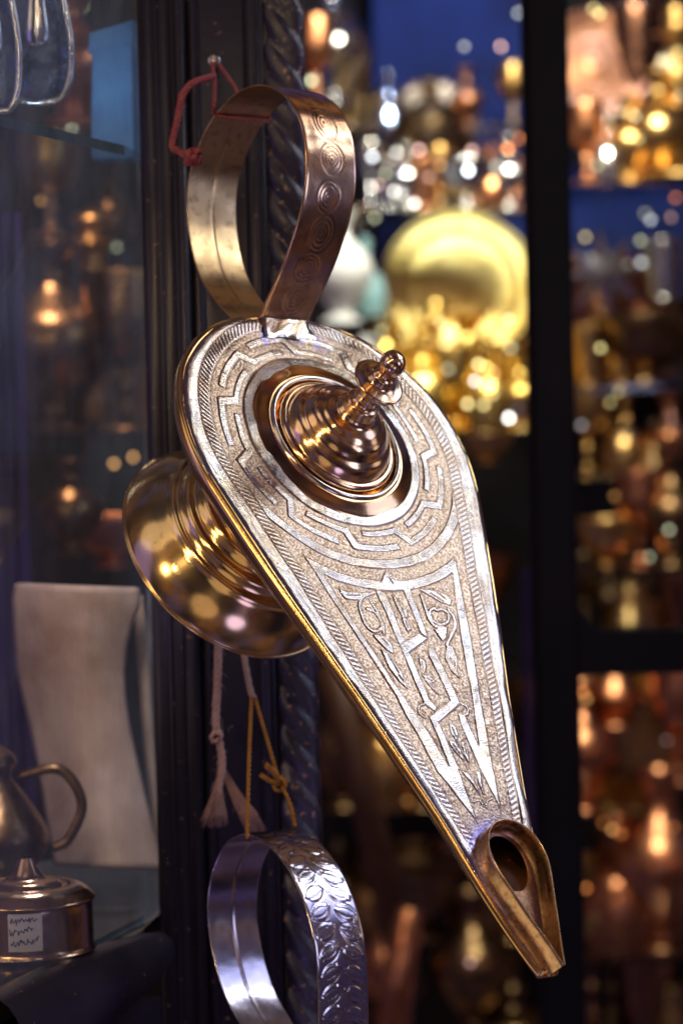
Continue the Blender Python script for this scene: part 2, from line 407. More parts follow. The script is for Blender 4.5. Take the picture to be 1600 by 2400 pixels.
def np_mesh(name, V, F, mat, parent, attr=None, flip=False):
    me = bpy.data.meshes.new(name); F = F[:, ::-1] if flip else F
    me.vertices.add(len(V)); me.vertices.foreach_set('co', np.ascontiguousarray(V, dtype=np.float32).ravel())
    me.loops.add(F.size); me.loops.foreach_set('vertex_index', np.ascontiguousarray(F, dtype=np.int32).ravel())
    me.polygons.add(len(F)); me.polygons.foreach_set('loop_start', np.arange(0, F.size, 4, dtype=np.int32))
    me.update(calc_edges=True); me.validate()
    me.polygons.foreach_set('use_smooth', [True] * len(me.polygons))
    if attr is not None:
        a = me.color_attributes.new('relief', 'FLOAT_COLOR', 'POINT'); a.data.foreach_set('color', np.ascontiguousarray(attr, dtype=np.float32).ravel())
    return link(name, me, mat, parent)

def make_plate():
    u, v, D, F = grid_sheet(.46)
    r = np.hypot(u, v); ang = np.degrees(np.arctan2(v, u))
    Dh, s = tang_s(u, v)
    # hand-drawn wobble of every engraved line
    wu = u + wav(u, v, 3, .05, 4, 14); wv = v + wav(u, v, 4, .05, 4, 14)
    hw = np.interp(u, [-90, 60, 240], [7.6, 7.2, 5.0])
    feat = np.full(u.shape, 9.0)
    for P in POLY:
        a = np.array(P); m = (wu > a[:, 0].min() - 3) & (wu < a[:, 0].max() + 3) & (wv > a[:, 1].min() - 3) & (wv < a[:, 1].max() + 3)
        feat[m] = np.minimum(feat[m], sd_poly(wu[m], wv[m], P) - (.55 if len(P) < 9 and not (abs(a[:, 0].max() - a[:, 0].min()) > 24) else 0))
    for P, w in STROKE:
        a = catmull(P, 4); m = (wu > a[:, 0].min() - 3) & (wu < a[:, 0].max() + 3) & (wv > a[:, 1].min() - 3) & (wv < a[:, 1].max() + 3)
        feat[m] = np.minimum(feat[m], sd_line(wu[m], wv[m], a, w * 1.35))
    rr = np.hypot(wu, wv)
    ring3 = np.maximum(np.abs(rr - 80.6) - 3.2, (np.abs(ang) - 66) * 1.4)
    sideL = np.interp(u, [74, 96], [52, 46])
    band2 = np.maximum(np.abs(rr - 94.2) - 3.2, np.abs(wv) - sideL)
    feat = np.minimum(feat, np.minimum(ring3, band2))
    inner = r - 56.5; feat = np.minimum(feat, inner)
    field = Dh - hw                      # >0 in the stippled field
    noz = sd_line(u, v, [(258, 0), (318, 0)], 0) - np.interp(u, [240, 265, 320], [18.5, 18.5, 2])
    feat = np.minimum(feat, noz)
    flange = np.maximum(np.abs(v) - 19, u + 66)
    raised = 1 - sstep(-.45, .1, feat)
    infield = sstep(-.1, .25, field)
    stip = infield * (1 - raised)
    worn = sstep(-.2, .6, wav(u, v, 9, .5, 30, 90, 8) / 8 + .35)
    grv = np.exp(-(np.abs(feat + .05) / .36) ** 2) * infield * (.55 + .45 * sstep(-.4, .6, wav(u, v, 14, .5, 8, 30, 12) / 3))
    hat = (Dh > -.3) & (Dh < hw)
    grv = np.maximum(grv, np.exp(-(np.abs(Dh) / .4) ** 2) * (u < 246))
    grv = np.maximum(grv, np.exp(-(np.abs(Dh - hw) / .36) ** 2) * (noz > 0))
    hp = 3.2; ph = ((s + np.sign(v) * 0 - Dh * .75 + wav(u, v, 5, .04, 20, 60)) / hp) % 1.0
    hl = np.exp(-(((ph - .5) * hp) / .42) ** 2) * sstep(.3, .9, Dh) * sstep(.2, .8, hw - Dh) * (noz > 1)
    grv = np.maximum(grv, hl * 1.3)
    for c in CUTS:
        a = np.array(c); m = (u > a[:, 0].min() - 2) & (u < a[:, 0].max() + 2) & (v > a[:, 1].min() - 2) & (v < a[:, 1].max() + 2)
        grv[m] = np.maximum(grv[m], np.exp(-(np.maximum(sd_line(u[m], v[m], c, 0), 0) / .4) ** 2))
    h = -.24 * stip - .30 * grv
    h += np.where(inner < 0, .0, 0)
    h += stip * rng.normal(0, .115, u.size) * (.5 + .5 * worn)
    h += wav(u, v, 1, .05, 16, 70, 22) + wav(u, v, 2, .016, 3.5, 9, 16)
    x = np.clip((8 - D) / 8, 0, 1); h += .35 * np.sin(x * PI) - 1.1 * x ** 3
    h += np.clip((56.5 - r) / 7, 0, 1) * .9          # swells up to the lid ring
    h += -1.0 * np.exp(-((r - 57.6) / .8) ** 2) * .25
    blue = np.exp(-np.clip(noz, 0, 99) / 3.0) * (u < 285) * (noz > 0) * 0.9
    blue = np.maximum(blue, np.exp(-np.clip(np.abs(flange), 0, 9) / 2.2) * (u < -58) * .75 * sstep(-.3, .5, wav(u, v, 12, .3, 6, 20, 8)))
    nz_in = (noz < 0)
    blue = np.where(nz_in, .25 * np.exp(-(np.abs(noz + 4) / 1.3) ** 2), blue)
    col = np.stack([np.where(nz_in, .9, stip), np.where(nz_in, .72, np.clip(grv * .75, 0, 1)), blue, np.ones_like(u)], 1)
    V = np.stack([u, v, h], 1)
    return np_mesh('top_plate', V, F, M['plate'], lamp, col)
plate = make_plate()

def hull_depth(D, u):
    k = np.interp(u, [60, 320], [1, .45])
    return -np.interp(D, [0, 1.5, 5, 12, 20, 35, 60, 100], [7.5, 11.5, 15.5, 20, 25, 32, 38, 41]) * k
def make_hull():
    u, v, D, F = grid_sheet(1.6, False)
    Vt = np.stack([u, v, hull_depth(D, u) + wav(u, v, 21, .03, 20, 60)], 1)
    return np_mesh('hull', Vt, F, M['hull'], lamp, None, True)
make_hull()
# rolled rim along the outline
O2 = resample(np.vstack([OUT, OUT[:1]]), 1.5)[0][:-1]
def offset(P, d):
    t = np.roll(P, -1, 0) - np.roll(P, 1, 0); t /= np.linalg.norm(t, axis=1)[:, None] + 1e-9
    return P + np.stack([t[:, 1], -t[:, 0]], 1) * d
Oin = offset(O2, 1.0); 
if abs(Oin[0][0]) > abs(O2[0][0]): Oin = offset(O2, -1.0)
rv = []; rf = []; nseg = 12; nP = len(O2); outdir = (O2 - Oin)
for i in range(nP):
    e = outdir[i]; tap = np.interp(O2[i][0], [60, 320], [1, .5])
    for k in range(nseg):
        a = 2 * PI * k / nseg; R = 1.0 * tap
        c = O2[i] - e * 1.2 * tap
        rv.append((c[0] + e[0] * 2.9 * tap * math.cos(a), c[1] + e[1] * 2.9 * tap * math.cos(a), -4.6 * tap + 4.2 * tap * math.sin(a) * (1.0 if math.sin(a) > 0 else 1.2)))
for i in range(nP):
    for k in range(nseg):
        a, b = i * nseg + k, i * nseg + (k + 1) % nseg; j = (i + 1) % nP
        rf.append((a, b, j * nseg + (k + 1) % nseg, j * nseg + k))
mesh('rim', rv, rf, M['rim'], lamp)

# foot: ridged trumpet foot turned on the lamp's axis
fp = [(30, -33), (24, -38), (19, -43), (18, -47), (20.5, -50.5), (25, -52.5), (27.2, -56), (29.5, -59.5), (33.5, -61), (35.5, -64.5), (37.6, -67.4), (41.4, -69), (43.2, -72.2), (45.2, -75), (48.6, -76.6), (50.2, -79.8), (51.8, -82.4), (54.4, -83.8), (56.2, -87), (59, -90.6), (62.4, -95), (65.5, -100), (68, -105), (69.4, -108.4), (70, -110.2), (71, -110.6), (71.2, -111.6), (70.2, -112.3), (68.5, -111.6), (66, -106), (60, -98)]
fpz = catmull(fp, 3)
foot = MB().lathe([tuple(p) for p in fpz], 160).build('foot', M['foot'], lamp)
# ring the lid sits in
rp = catmull([(51.0, .2), (50.3, 1.0), (47, 1.9), (42.6, 3.2), (41.0, 3.0), (38.4, 2.2), (37.6, -1.0), (34, -1.6), (30, -1.8)], 4)
bd_ = [(39.9 + 1.75 * math.cos(a), 3.0 + 1.9 * math.sin(a)) for a in np.linspace(PI * 1.2, -.2 * PI, 16)]
mb = MB().lathe([tuple(p) for p in rp], 160); seat = mb.build('lid_seat', M['ring'], lamp); MB().lathe(bd_, 160).build('bead', M['bead'], seat)
# lid with its stepped dome
def shear(z):
    k = max(0, z - 6) / 60.0; return (-2.8 * k, -3.0 * k)
lp = catmull([(33, .2), (35.0, 1.0), (36.3, 2.6), (36.2, 4.6), (34.6, 6.0), (32.8, 6.3), (32.0, 7.8), (30.6, 11.4), (28.4, 13.9), (26.3, 14.8), (25.4, 16.2), (23.4, 20.0), (20.6, 21.6), (19.2, 22.2), (17.9, 23.4), (15.2, 24.6), (12.6, 25.2), (11.4, 26.4), (10.8, 27.8), (10.3, 28.6)], 5)
for _ in range(18):
    k1 = lp.copy(); k1[28:-8] = (lp[27:-9] + 2 * lp[28:-8] + lp[29:-7]) / 4; lp = k1
lid = MB().lathe([tuple(p) for p in lp], 140, shear).build('lid', M['lid'], lamp)
fl = catmull([(10.3, 28.6), (9.8, 31.5), (9.7, 33.4), (9.0, 34.4), (7.4, 35.0), (6.6, 36.4), (6.3, 38.6), (6.5, 39.2), (6.0, 40.0), (5.6, 43.5), (5.9, 44.3), (5.3, 45.0), (5.2, 47.8), (7.5, 49.0), (12, 49.6), (14.3, 50.1), (14.9, 51.0), (14.4, 51.9), (12, 52.4), (9.0, 53.2), (7.6, 54.2), (7.2, 56.0), (6.7, 57.6), (5.6, 58.4), (5.1, 59.2), (4.8, 60.0), (5.4, 61.2), (6.6, 63.6), (7.0, 66.4), (6.5, 69.4), (5.0, 71.9), (2.8, 73.2), (.8, 73.6), (.01, 73.6)], 4)
MB().lathe([tuple(p) for p in fl], 64, shear).build('finial', M['lid'], lid)

# ribbon bent along a path in the (u, w) plane, relief on its outer face
def ribbon(name, path, v0, v1, relief_fn, mo, mi, parent, thick=.9, flip=False):
    P, s = resample(catmull(path, 10), .8); t = np.gradient(P, axis=0); t /= np.linalg.norm(t, axis=1)[:, None]
    nn = np.stack([-t[:, 1], t[:, 0]], 1)
    if flip: nn = -nn
    vs = np.arange(v0, v1 + .01, .7); S_, V_ = np.meshgrid(s, vs, indexing='ij')
    h = relief_fn(S_, V_) + wav(S_, V_, 31, .02, 12, 50, 14)
    edge = np.minimum(V_ - v0, v1 - V_); h -= .3 * np.exp(-(edge / .8) ** 2)
    nS, nV = S_.shape
    X = P[:, 0][:, None] + nn[:, 0][:, None] * (h + thick / 2); W = P[:, 1][:, None] + nn[:, 1][:, None] * (h + thick / 2)
    outer = np.stack([X, V_, W], -1).reshape(-1, 3)
    hi = -thick / 2 - .35 * np.exp(-((V_ - (v0 + v1) / 2) / .6) ** 2) * 0
    hi = hi + .35 * np.exp(-((V_ - (v0 + v1) / 2 + .5 * np.sin(S_ / 30)) / .5) ** 2) + wav(S_, V_, 33, .012, 12, 50, 14)
    inner = np.stack([P[:, 0][:, None] + nn[:, 0][:, None] * hi, V_, P[:, 1][:, None] + nn[:, 1][:, None] * hi], -1).reshape(-1, 3)
    idx = np.arange(nS * nV).reshape(nS, nV)
    F = np.stack([idx[:-1, :-1].ravel(), idx[1:, :-1].ravel(), idx[1:, 1:].ravel(), idx[:-1, 1:].ravel()], 1)
    K = nS * nV; Fi = F[:, ::-1] + K
    e1 = np.stack([idx[:-1, 0], idx[:-1, 0] + K, idx[1:, 0] + K, idx[1:, 0]], 1); e2 = np.stack([idx[1:, -1], idx[1:, -1] + K, idx[:-1, -1] + K, idx[:-1, -1]], 1)
    e3 = np.stack([idx[0, :-1], idx[0, 1:], idx[0, 1:] + K, idx[0, :-1] + K], 1); e4 = np.stack([idx[-1, 1:], idx[-1, :-1], idx[-1, :-1] + K, idx[-1, 1:] + K], 1)
    Vt = np.concatenate([outer, inner]); FF = np.concatenate([F, Fi, e1, e2, e3, e4])
    o = np_mesh(name, Vt, FF, mo, parent); o.data.materials.append(mi)
    mi_idx = np.zeros(len(FF), dtype=np.int32); mi_idx[len(F):] = 1
    o.data.polygons.foreach_set('material_index', mi_idx)
    # sharp side edges
    ba = np.zeros(len(FF), dtype=bool); ba[:2 * len(F)] = True; o.data.polygons.foreach_set('use_smooth', ba)
    return o, P, s
def rings(S_, V_):
    h = np.zeros_like(S_); k = 0
    for c in np.arange(150, 440, 21.0):
        w = .9 if k % 2 else -.6; sc = 1.0 + .15 * math.sin(k * 2.3)
        d = np.hypot((S_ - c) / (1.25 * sc), (V_ - w + .5))
        for R in (7.4, 5.4, 3.2, 1.4): h -= .20 * np.exp(-((d - R) / .45) ** 2)
        h += .25 * np.exp(-(d / 5.5) ** 2) * 1.0; k += 1
    return h
HP = [(-62, -34), (-80, -22), (-98.6, -21), (-116.2, -27.5), (-136.6, -32), (-156.9, -30.1), (-176.9, -22.4), (-193.5, -9.2), (-203.4, 10.1), (-206.5, 30.6), (-203.0, 52.8), (-192.2, 71.3), (-177.9, 82.5), (-162.0, 87.9), (-146.2, 87.6), (-131.4, 82.0), (-118.5, 73.3), (-107.8, 60.4), (-98.4, 43.8), (-91.6, 27.2), (-87.0, 12), (-84.8, 6), (-83.2, 1.5), (-82.4, -2)]
hnd, hP, hs = ribbon('handle', HP, -18, 17.2, rings, M['handle_out'], M['handle_in'], lamp)

# soldered tab of the handle, flat on the plate
tv = []; tf = []; tu = np.linspace(-84.5, -70, 10); tw = np.linspace(-17.5, 16.5, 18)
for i_, a_ in enumerate(tu):
    for j_, b_ in enumerate(tw): tv.append((a_ + .8 * math.sin(b_ * .3), b_ * (1 + .006 * i_), 1.2 - .5 * (i_ / 9) + .25 * math.sin(b_ * .5 + i_ * .7) - (.6 if i_ == 9 or j_ in (0, 17) else 0) + (.0 if i_ else .6)))
for i_ in range(9):
    for j_ in range(17): q_ = i_ * 18 + j_; tf.append((q_, q_ + 18, q_ + 19, q_ + 1))
mesh('solder_tab', tv, tf, M['bead'], hnd)

# teardrop guard strip at the mouth of the spout
half_n = [(240.5, 0), (242, 7), (246.5, 13), (254, 16.8), (263.5, 17.6), (274, 15.4), (290, 10.2), (306, 4.9), (321, .5)]
NP = resample(catmull(half_n, 8), .8)[0]; loop = np.concatenate([NP[::-1] * [1, -1], NP[1:]])
t = np.gradient(loop, axis=0); t /= np.linalg.norm(t, axis=1)[:, None]; nn = np.stack([t[:, 1], -t[:, 0]], 1)
vv = []; ff = []; hs_ = [(-.5, .9), (.6, .9), (1.5, .45), (3, .42), (6, .42), (9, .42), (11.0, .42), (11.3, .2), (11.3, -.2), (11.0, -.42), (6, -.42), (1.2, -.42), (.4, -1.2), (-.5, -1.4)]
for i, p in enumerate(loop):
    for hh, o_ in hs_:
        q = p + nn[i] * o_ * -1; wob = .25 * math.sin(i * .13); vv.append((q[0], q[1], hh + wob * (hh > 5) * .6))
K = len(hs_)
for i in range(len(loop) - 1):
    for k in range(K - 1): ff.append((i * K + k, (i + 1) * K + k, (i + 1) * K + k + 1, i * K + k + 1))
o = mesh('spout_guard', vv, ff, M['nozzle'], lamp)
sol = bpy.data.meshes.new
# solder bead round the guard
bead = [(p[0] - nn[i][0] * -1.0, p[1] - nn[i][1] * -1.0, .35 + .15 * math.sin(i * .9)) for i, p in enumerate(loop)]

# ------------------------------------------------------------------ second lamp's handle, cut by the bottom of the frame
LM2 = lamp_matrix(585, 1957, 1.44)
lamp2 = empty('lamp_handle', mat=LM2)
tag(lamp2, 'silvery looped metal handle stamped with leaf shapes, hung below the lamp by mustard cord', 'handle')
def leaves(S_, V_):
    h = np.zeros_like(S_); k = 0
    for c in np.arange(120, 470, 11.2):
        for sg in (-1, 1):
            vc = 17.5 + sg * 8.3; sc = c + (2 if sg > 0 else 0); a = -.42 * sg
            x = (S_ - sc); y = (V_ - vc); xr = x * math.cos(a) + y * math.sin(a); yr = -x * math.sin(a) + y * math.cos(a)
            d = np.abs(xr) / (4.6 * np.clip(1 - (yr / 8.0) ** 2, .02, 1)) + .0
            m = np.abs(yr) < 7.9
            h += m * (.40 * (1 - sstep(.8, 1.15, d)) - .5 * np.exp(-((d - 1.0) / .16) ** 2) - .42 * np.exp(-((d - .55) / .13) ** 2) + .25 * np.exp(-((d - .78) / .12) ** 2) - .2 * (d < .4) * (np.sin(S_ * 4.1) * np.sin(V_ * 3.7) > 0))
        k += 1
    return h * .85
HP2 = [(116, -50), (100.4, -59), (85.4, -65.5), (65.4, -70.2), (45.6, -69.2), (27, -64.6), (12.0, -56), (0, -42.4), (-6.8, -23.1), (-4, -7), (3, 3.5), (13.5, 12.6), (32.6, 21.3), (51.7, 23.9), (70.6, 22.2), (88.9, 15.8), (115.7, 0.4), (128, -9)]
ribbon('ribbon', HP2, 0, 35.2, leaves, M['silver_strip'], M['silver_strip'], lamp2)

# ------------------------------------------------------------------ cords
def L2(u, v, w, m=LM): return m @ Vector((u, v, w))
nail1 = at(503, 148, 1.54)
nl = empty('nail', nail1); tag(nl, 'small steel nail holding the red cord at the top of the black pillar', 'nail')
mb = MB().tube([(0, .016, .001), (0, -.009, 0)], .0013, 10); mb.build('shank', M['steel'], nl)
MB().lathe([(.0, 0), (.0026, .0), (.0028, .0006), (.0022, .0012), (0, .0013)], 20).build('head', M['steel'], nl).matrix_local = Matrix.Translation((0, -.009, 0)) @ Matrix.Rotation(PI / 2, 4, 'X') @ Matrix.Scale(1.5, 4)
rc = empty('red_cord', nail1); tag(rc, 'red twisted cord looped over a nail, tying up the large lamp by its handle', 'cord')
def rel(p, o): return tuple(p - o.location)
f0 = at(502, 278, 1.405); back = L2(-178, 16, 83.6); backo = L2(-178, 17, 86)
fr = L2(-193, -17.5, 69); mid1 = L2(-192, 0, 69.6); bk = L2(-190, 17, 70.5)
cord('strand', [rel(p, rc) for p in (nail1 + Vector((-.0015, -.006, .001)), at(503, 190, 1.50), at(502, 240, 1.45), L2(-207.6, -18.9, 30))], .0013, M['red_cord'], rc)
cord('strand', [rel(p, rc) for p in (L2(-208, -18.8, 28), L2(-207, -19.4, 30), L2(-205.3, -16, 30), L2(-204.2, 0, 31), L2(-204.2, 15, 32), L2(-205.5, 18.4, 33), L2(-208.4, 18.2, 35), L2(-209, 12, 42))], .0010, M['red_cord'], rc)
cord('strand', [rel(p, rc) for p in (nail1 + Vector((.002, -.006, 0)), at(523, 165, 1.52), at(548, 200, 1.48), at(565, 228, 1.455), L2(-209, 12, 42))], .0012, M['red_cord'], rc)
tail = [at(x, y, d) for x, y, d in ((501, 178, 1.46), (485, 183, 1.45), (450, 195, 1.44), (427, 225, 1.44), (418, 270, 1.44), (408, 315, 1.44), (403, 345, 1.44), (416, 352, 1.44), (435, 366, 1.44), (455, 377, 1.44))]
cord('tail', [rel(p, rc) for p in tail], .0021, M['red_cord'], rc, 3, .008, 60)
kb = MB(); k0 = at(452, 368, 1.44)
for i in range(9):
    a = random.uniform(0, 6); q = [rel(k0 + Vector((random.uniform(-1, 1), random.uniform(-1, 1), random.uniform(-1, 1))) * .004, rc) for _ in range(4)]
    kb.tube(catmull(q, 6), .0016, 7)
for i in range(70):
    d = Vector((random.gauss(0, 1), random.gauss(0, 1), random.gauss(0, 1))).normalized(); p = k0 + d * .004
    kb.tube([rel(p, rc), rel(p + d * .002, rc)], .0002, 3)
kb.build('knot', M['red_cord'], rc)

gc_o = at(583, 1605, 1.50); gcd = empty('mustard_cord', gc_o); tag(gcd, 'mustard coloured cord with a knot, holding up the silvery stamped handle', 'cord')
nail2 = at(570, 1505, 1.535)
cord('strand', [rel(p, gcd) for p in (at(566, 1490, 1.545), at(574, 1550, 1.53), at(588, 1622, 1.50), at(596, 1632, 1.495))], .0021, M['pink_cord'], gcd)
e1 = LM2 @ Vector((-5.5, -.5, -11)); e2 = LM2 @ Vector((3, 35, 5))
cord('strand', [rel(p, gcd) for p in (at(590, 1628, 1.50), at(584, 1780, 1.46), at(580, 1935, 1.44), at(580, 1965, 1.437))], .0013, M['gold_cord'], gcd)
cord('strand', [rel(p, gcd) for p in (at(596, 1630, 1.50), at(625, 1730, 1.485), at(652, 1820, 1.475), at(680, 1885, 1.468), at(691, 1938, 1.465))], .0013, M['gold_cord'], gcd)
kp = at(655, 1838, 1.472); mb = MB()
for i in range(6):
    a0 = i * 1.1; mb.tube([rel(kp + Vector((math.cos(a0 + j * .8) * .0035, math.sin(a0 * 1.7 + j) * .002, math.sin(a0 + j * .8) * .004)), gcd) for j in range(7)], .0012, 7)
mb.tube([rel(p, gcd) for p in (kp, at(632, 1830, 1.468), at(610, 1815, 1.466))], .0016, 7)
mb.tube([rel(p, gcd) for p in (kp, at(640, 1805, 1.468), at(625, 1795, 1.465), at(630, 1790, 1.465))], .0020, 7)
mb.build('knot', M['gold_cord'], gcd)

pk_o = at(512, 1500, 1.535); pk = empty('tasselled_cord', pk_o); tag(pk, 'pale pink twisted cord ending in a frayed tassel, hanging behind the lamp foot', 'cord')
cord('strand', [rel(p, pk) for p in (at(514, 1440, 1.545), at(512, 1520, 1.53), at(510, 1600, 1.53), at(506, 1680, 1.53), at(508, 1722, 1.53))], .0026, M['pink_cord'], pk, 3, .011, 30)
cord('strand', [rel(p, pk) for p in (at(508, 1722, 1.53), at(518, 1760, 1.53), at(520, 1800, 1.53), at(512, 1850, 1.53))], .0025, M['pink_cord'], pk, 3, .011, 30)
mb = MB(); kq = at(507, 1726, 1.528)
for i in range(5): mb.tube([rel(kq + Vector((math.cos(i + j) * .003, math.sin(i * 2 + j) * .003, math.sin(i + j * 1.1) * .003)), pk) for j in range(6)], .0014, 7)
mb.build('knot', M['pink_cord'], pk)
mb = MB(); ts = at(512, 1850, 1.53)
for i in range(150):
    a = random.uniform(0, 2 * PI); sp = random.uniform(.1, 1); r0 = .0022 * sp
    p0 = ts + Vector((math.cos(a) * r0, math.sin(a) * r0, .002)); w = .0065 * sp
    mb.tube([rel(p, pk) for p in (p0, p0 + Vector((math.cos(a) * w * .3 - .001, math.sin(a) * w * .3, -.007)), p0 + Vector((math.cos(a) * w * .8 - .002, math.sin(a) * w, -.016)), p0 + Vector((math.cos(a) * w - .003 + random.uniform(-.001, .001), math.sin(a) * w, -.02 - random.uniform(0, .005))))], .00028, 3)
mb.build('tassel', M['pink_cord'], pk)
mb = MB(); ts = at(522, 1790, 1.535)
for i in range(90):
    a = random.uniform(-.5, 1); q = random.uniform(0, 1)
    mb.tube([rel(p, pk) for p in (ts + Vector((0, 0, -.008 * q)), ts + Vector((.006 + .004 * a, .0, -.016 - .004 * q)), ts + Vector((.012 + .008 * a, .001, -.03)), ts + Vector((.017 + .009 * a, .002, -.042 + random.uniform(-.004, .004))))], .00016, 3)
mb.build('fraying', M['pink_cord'], pk)

# ------------------------------------------------------------------ black pillar
def wx(px, d): return at(px, 1200, d)
PD = 1.565
yF = wx(600, PD).y
def X(px, d=PD): return wx(px, d).x
def prism(mb, prof, z0, z1, nz=2):
    n = len(prof); v = []; f = []
    for k in range(nz):
        z = z0 + (z1 - z0) * k / (nz - 1)
        v += [(x, y, z) for x, y in prof]
    for k in range(nz - 1):
        for i in range(n): f.append((k * n + i, k * n + (i + 1) % n, (k + 1) * n + (i + 1) % n, (k + 1) * n + i))
    f.append(tuple(range(n))[::-1]); f.append(tuple((nz - 1) * n + i for i in range(n)))
    return mb.add(v, f)
def mould(x0, x1, y0, depth, bumps):
    """cross-section with rounded beads; bumps = (centre, half width, height)"""
    xs = np.linspace(x0, x1, 70); y = np.full(70, y0)
    for c, w, h in bumps:
        t_ = np.clip(1 - ((xs - c) / w) ** 2, 0, 1); y -= h * np.sqrt(t_)
    return [(float(a), float(b)) for a, b in zip(xs, y)] + [(x1, y0 + depth), (x0, y0 + depth)]
zb, zt = 1.5 - .5, 1.5 + .5
pil = empty('carved_pillar', (X(560), yF, 1.0)); tag(pil, 'black lacquered wooden pillar with a carved rope edge, chipped paint, behind the hanging lamp', 'pillar')
def under(o, root):
    o.parent = root; o.matrix_parent_inverse = Matrix.Translation(-root.location); return o
mb = MB(); prism(mb, mould(X(352), X(462), yF - .004, .06, [(X(377), .006, .004), (X(412), .0055, .003), (X(446), .004, .005)]), zb, zt)
under(mb.build('stile', M['black']), pil)
mb = MB(); prism(mb, mould(X(463), X(640), yF + .003, .05, [(X(478), .004, .004), (X(612), .0045, .0045), (X(630), .003, .002)]), zb, zt)
under(mb.build('board', M['black']), pil)
# carved rope: half-round with slanting leaf ridges
cx_, rr_ = X(690), (X(737) - X(642)) / 2
phs = np.linspace(0, PI, 40); zs = np.arange(zb, zt, .0011)
A_, Z_ = np.meshgrid(phs, zs, indexing='ij'); pt = .0232
ph = ((Z_ - np.cos(A_) * .0125) / pt) % 1.0
rid = np.where(ph < .62, np.sin(ph / .62 * PI / 2) ** 1.5, np.cos((ph - .62) / .38 * PI / 2))
rad = rr_ * (.84 + .16 * rid + .02 * np.sin(Z_ * 190 + np.floor((Z_ - np.cos(A_) * .0125) / pt) * 2.4)) + wav(A_ * 20, Z_ * 1000, 40, .00002, 8, 30)
xr_ = cx_ - np.cos(A_) * rad; yr_ = yF + .001 - np.sin(A_) * rad * .30 - rid * .0022 * np.sin(A_)
idx = np.arange(A_.size).reshape(A_.shape)
F = np.stack([idx[:-1, :-1].ravel(), idx[:-1, 1:].ravel(), idx[1:, 1:].ravel(), idx[1:, :-1].ravel()], 1)
o = np_mesh('rope_moulding', np.stack([xr_, yr_, Z_], -1).reshape(-1, 3), F, M['carved'], None); under(o, pil)
mb = MB().box(((X(642) + X(737)) / 2, yF + .03, 1.5), (X(737) - X(642) - .0006, .045, 1.0)); under(mb.build('core', M['black'], None, False), pil)

# ------------------------------------------------------------------ glass cabinet on the left
d0, d1 = 1.36, 1.55
cab = empty('glass_cabinet', (X(352, 1.55), yF, 1.0)); tag(cab, 'glass sided display cabinet with black curved bottom rail, left of the pillar', 'cabinet')
def quad_sheet(mb, a, b, th, up):      # slab from edge a-b, thickness
    pass
pa, pb = at(-60, 1200, 1.325), at(350, 1200, 1.553)
dirp = (pb - pa); dirp.z = 0; dirn = Vector((-dirp.y, dirp.x, 0)).normalized()
def pane(p, q, z0, z1, th):
    v = []
    for s_ in (0, 1):
        for (w, z) in ((p, z0), (q, z0), (q, z1), (p, z1)): v.append((w.x + dirn.x * th * s_, w.y + dirn.y * th * s_, z))
    return MB().add(v, [(0, 1, 2, 3), (7, 6, 5, 4), (0, 4, 5, 1), (1, 5, 6, 2), (2, 6, 7, 3), (3, 7, 4, 0)])
zsill = at(200, 2190, 1.44).z - .014
under(pane(pa, pb, zsill, 2.0, .003).build('pane', M['glass'], None, False), cab)
# curved sill rail following the pane, rounded like a pillow and tapering into the corner
zr = at(340, 2120, 1.55).z
mb = MB(); n = 30; sec = 20; v = []; f = []
for i in range(n):
    k = i / (n - 1); p = pa.lerp(pb, k); hgt = .052 * (1 - .55 * k ** 3)
    for j in range(sec):
        a = 2 * PI * j / sec; out_ = -math.cos(a) * (.020 * (1 - .5 * k ** 4)); up = math.sin(a) * hgt * .5
        v.append((p.x + dirn.x * out_, p.y + dirn.y * out_, zsill - .022 + up))
for i in range(n - 1):
    for j in range(sec): f.append((i * sec + j, i * sec + (j + 1) % sec, (i + 1) * sec + (j + 1) % sec, (i + 1) * sec + j))
mb.add(v, f); under(mb.build('bottom_rail', M['black']), cab)
mb = MB(); p, q = pa, pb
v = [(p.x, p.y, zsill - .05), (q.x, q.y, zsill - .05), (q.x, q.y, zsill - .3), (p.x, p.y, zsill - .3)]; v += [(a + dirn.x * .02, b + dirn.y * .02, c) for a, b, c in v]
under(mb.add(v, [(0, 1, 2, 3), (7, 6, 5, 4), (0, 4, 5, 1), (1, 5, 6, 2), (2, 6, 7, 3), (3, 7, 4, 0)]).build('lower_panel', M['black'], None, False), cab)
# glass shelves inside
def shelf(z, nm, mat, depth=.45, th=.006):
    n_ = dirn if dirn.y > 0 else -dirn
    a = pa + n_ * .006; b = pb + n_ * .006 - (pb - pa).normalized() * .01
    c, e = b + Vector((.05, depth, 0)), a + Vector((-.05, depth, 0))
    v = [(w.x, w.y, z) for w in (a, b, c, e)] + [(w.x, w.y, z - th) for w in (a, b, c, e)]
    o = MB().add(v, [(0, 1, 2, 3), (7, 6, 5, 4), (0, 4, 5, 1), (1, 5, 6, 2), (2, 6, 7, 3), (3, 7, 4, 0)]).build(nm, M['shelf_glass'], None, False)
    o.data.materials.append(mat); o.data.polygons[2].material_index = 1
    under(o, cab); return o
zs_up = at(160, 310, 1.46).z; zs_lo = at(250, 2190, 1.50).z
shelf(zs_up, 'upper_shelf', M['glass_edge']); shelf(zs_lo, 'lower_shelf', M['glass_edge'])
n_ = dirn if dirn.y > 0 else -dirn
a, b = pa + n_ * .012, pb + n_ * .012
v = [(w.x, w.y, zs_lo - .012) for w in (a, b, b + Vector((.05, .4, 0)), a + Vector((-.1, .4, 0)))]; v += [(x, y, z - .01) for x, y, z in v]
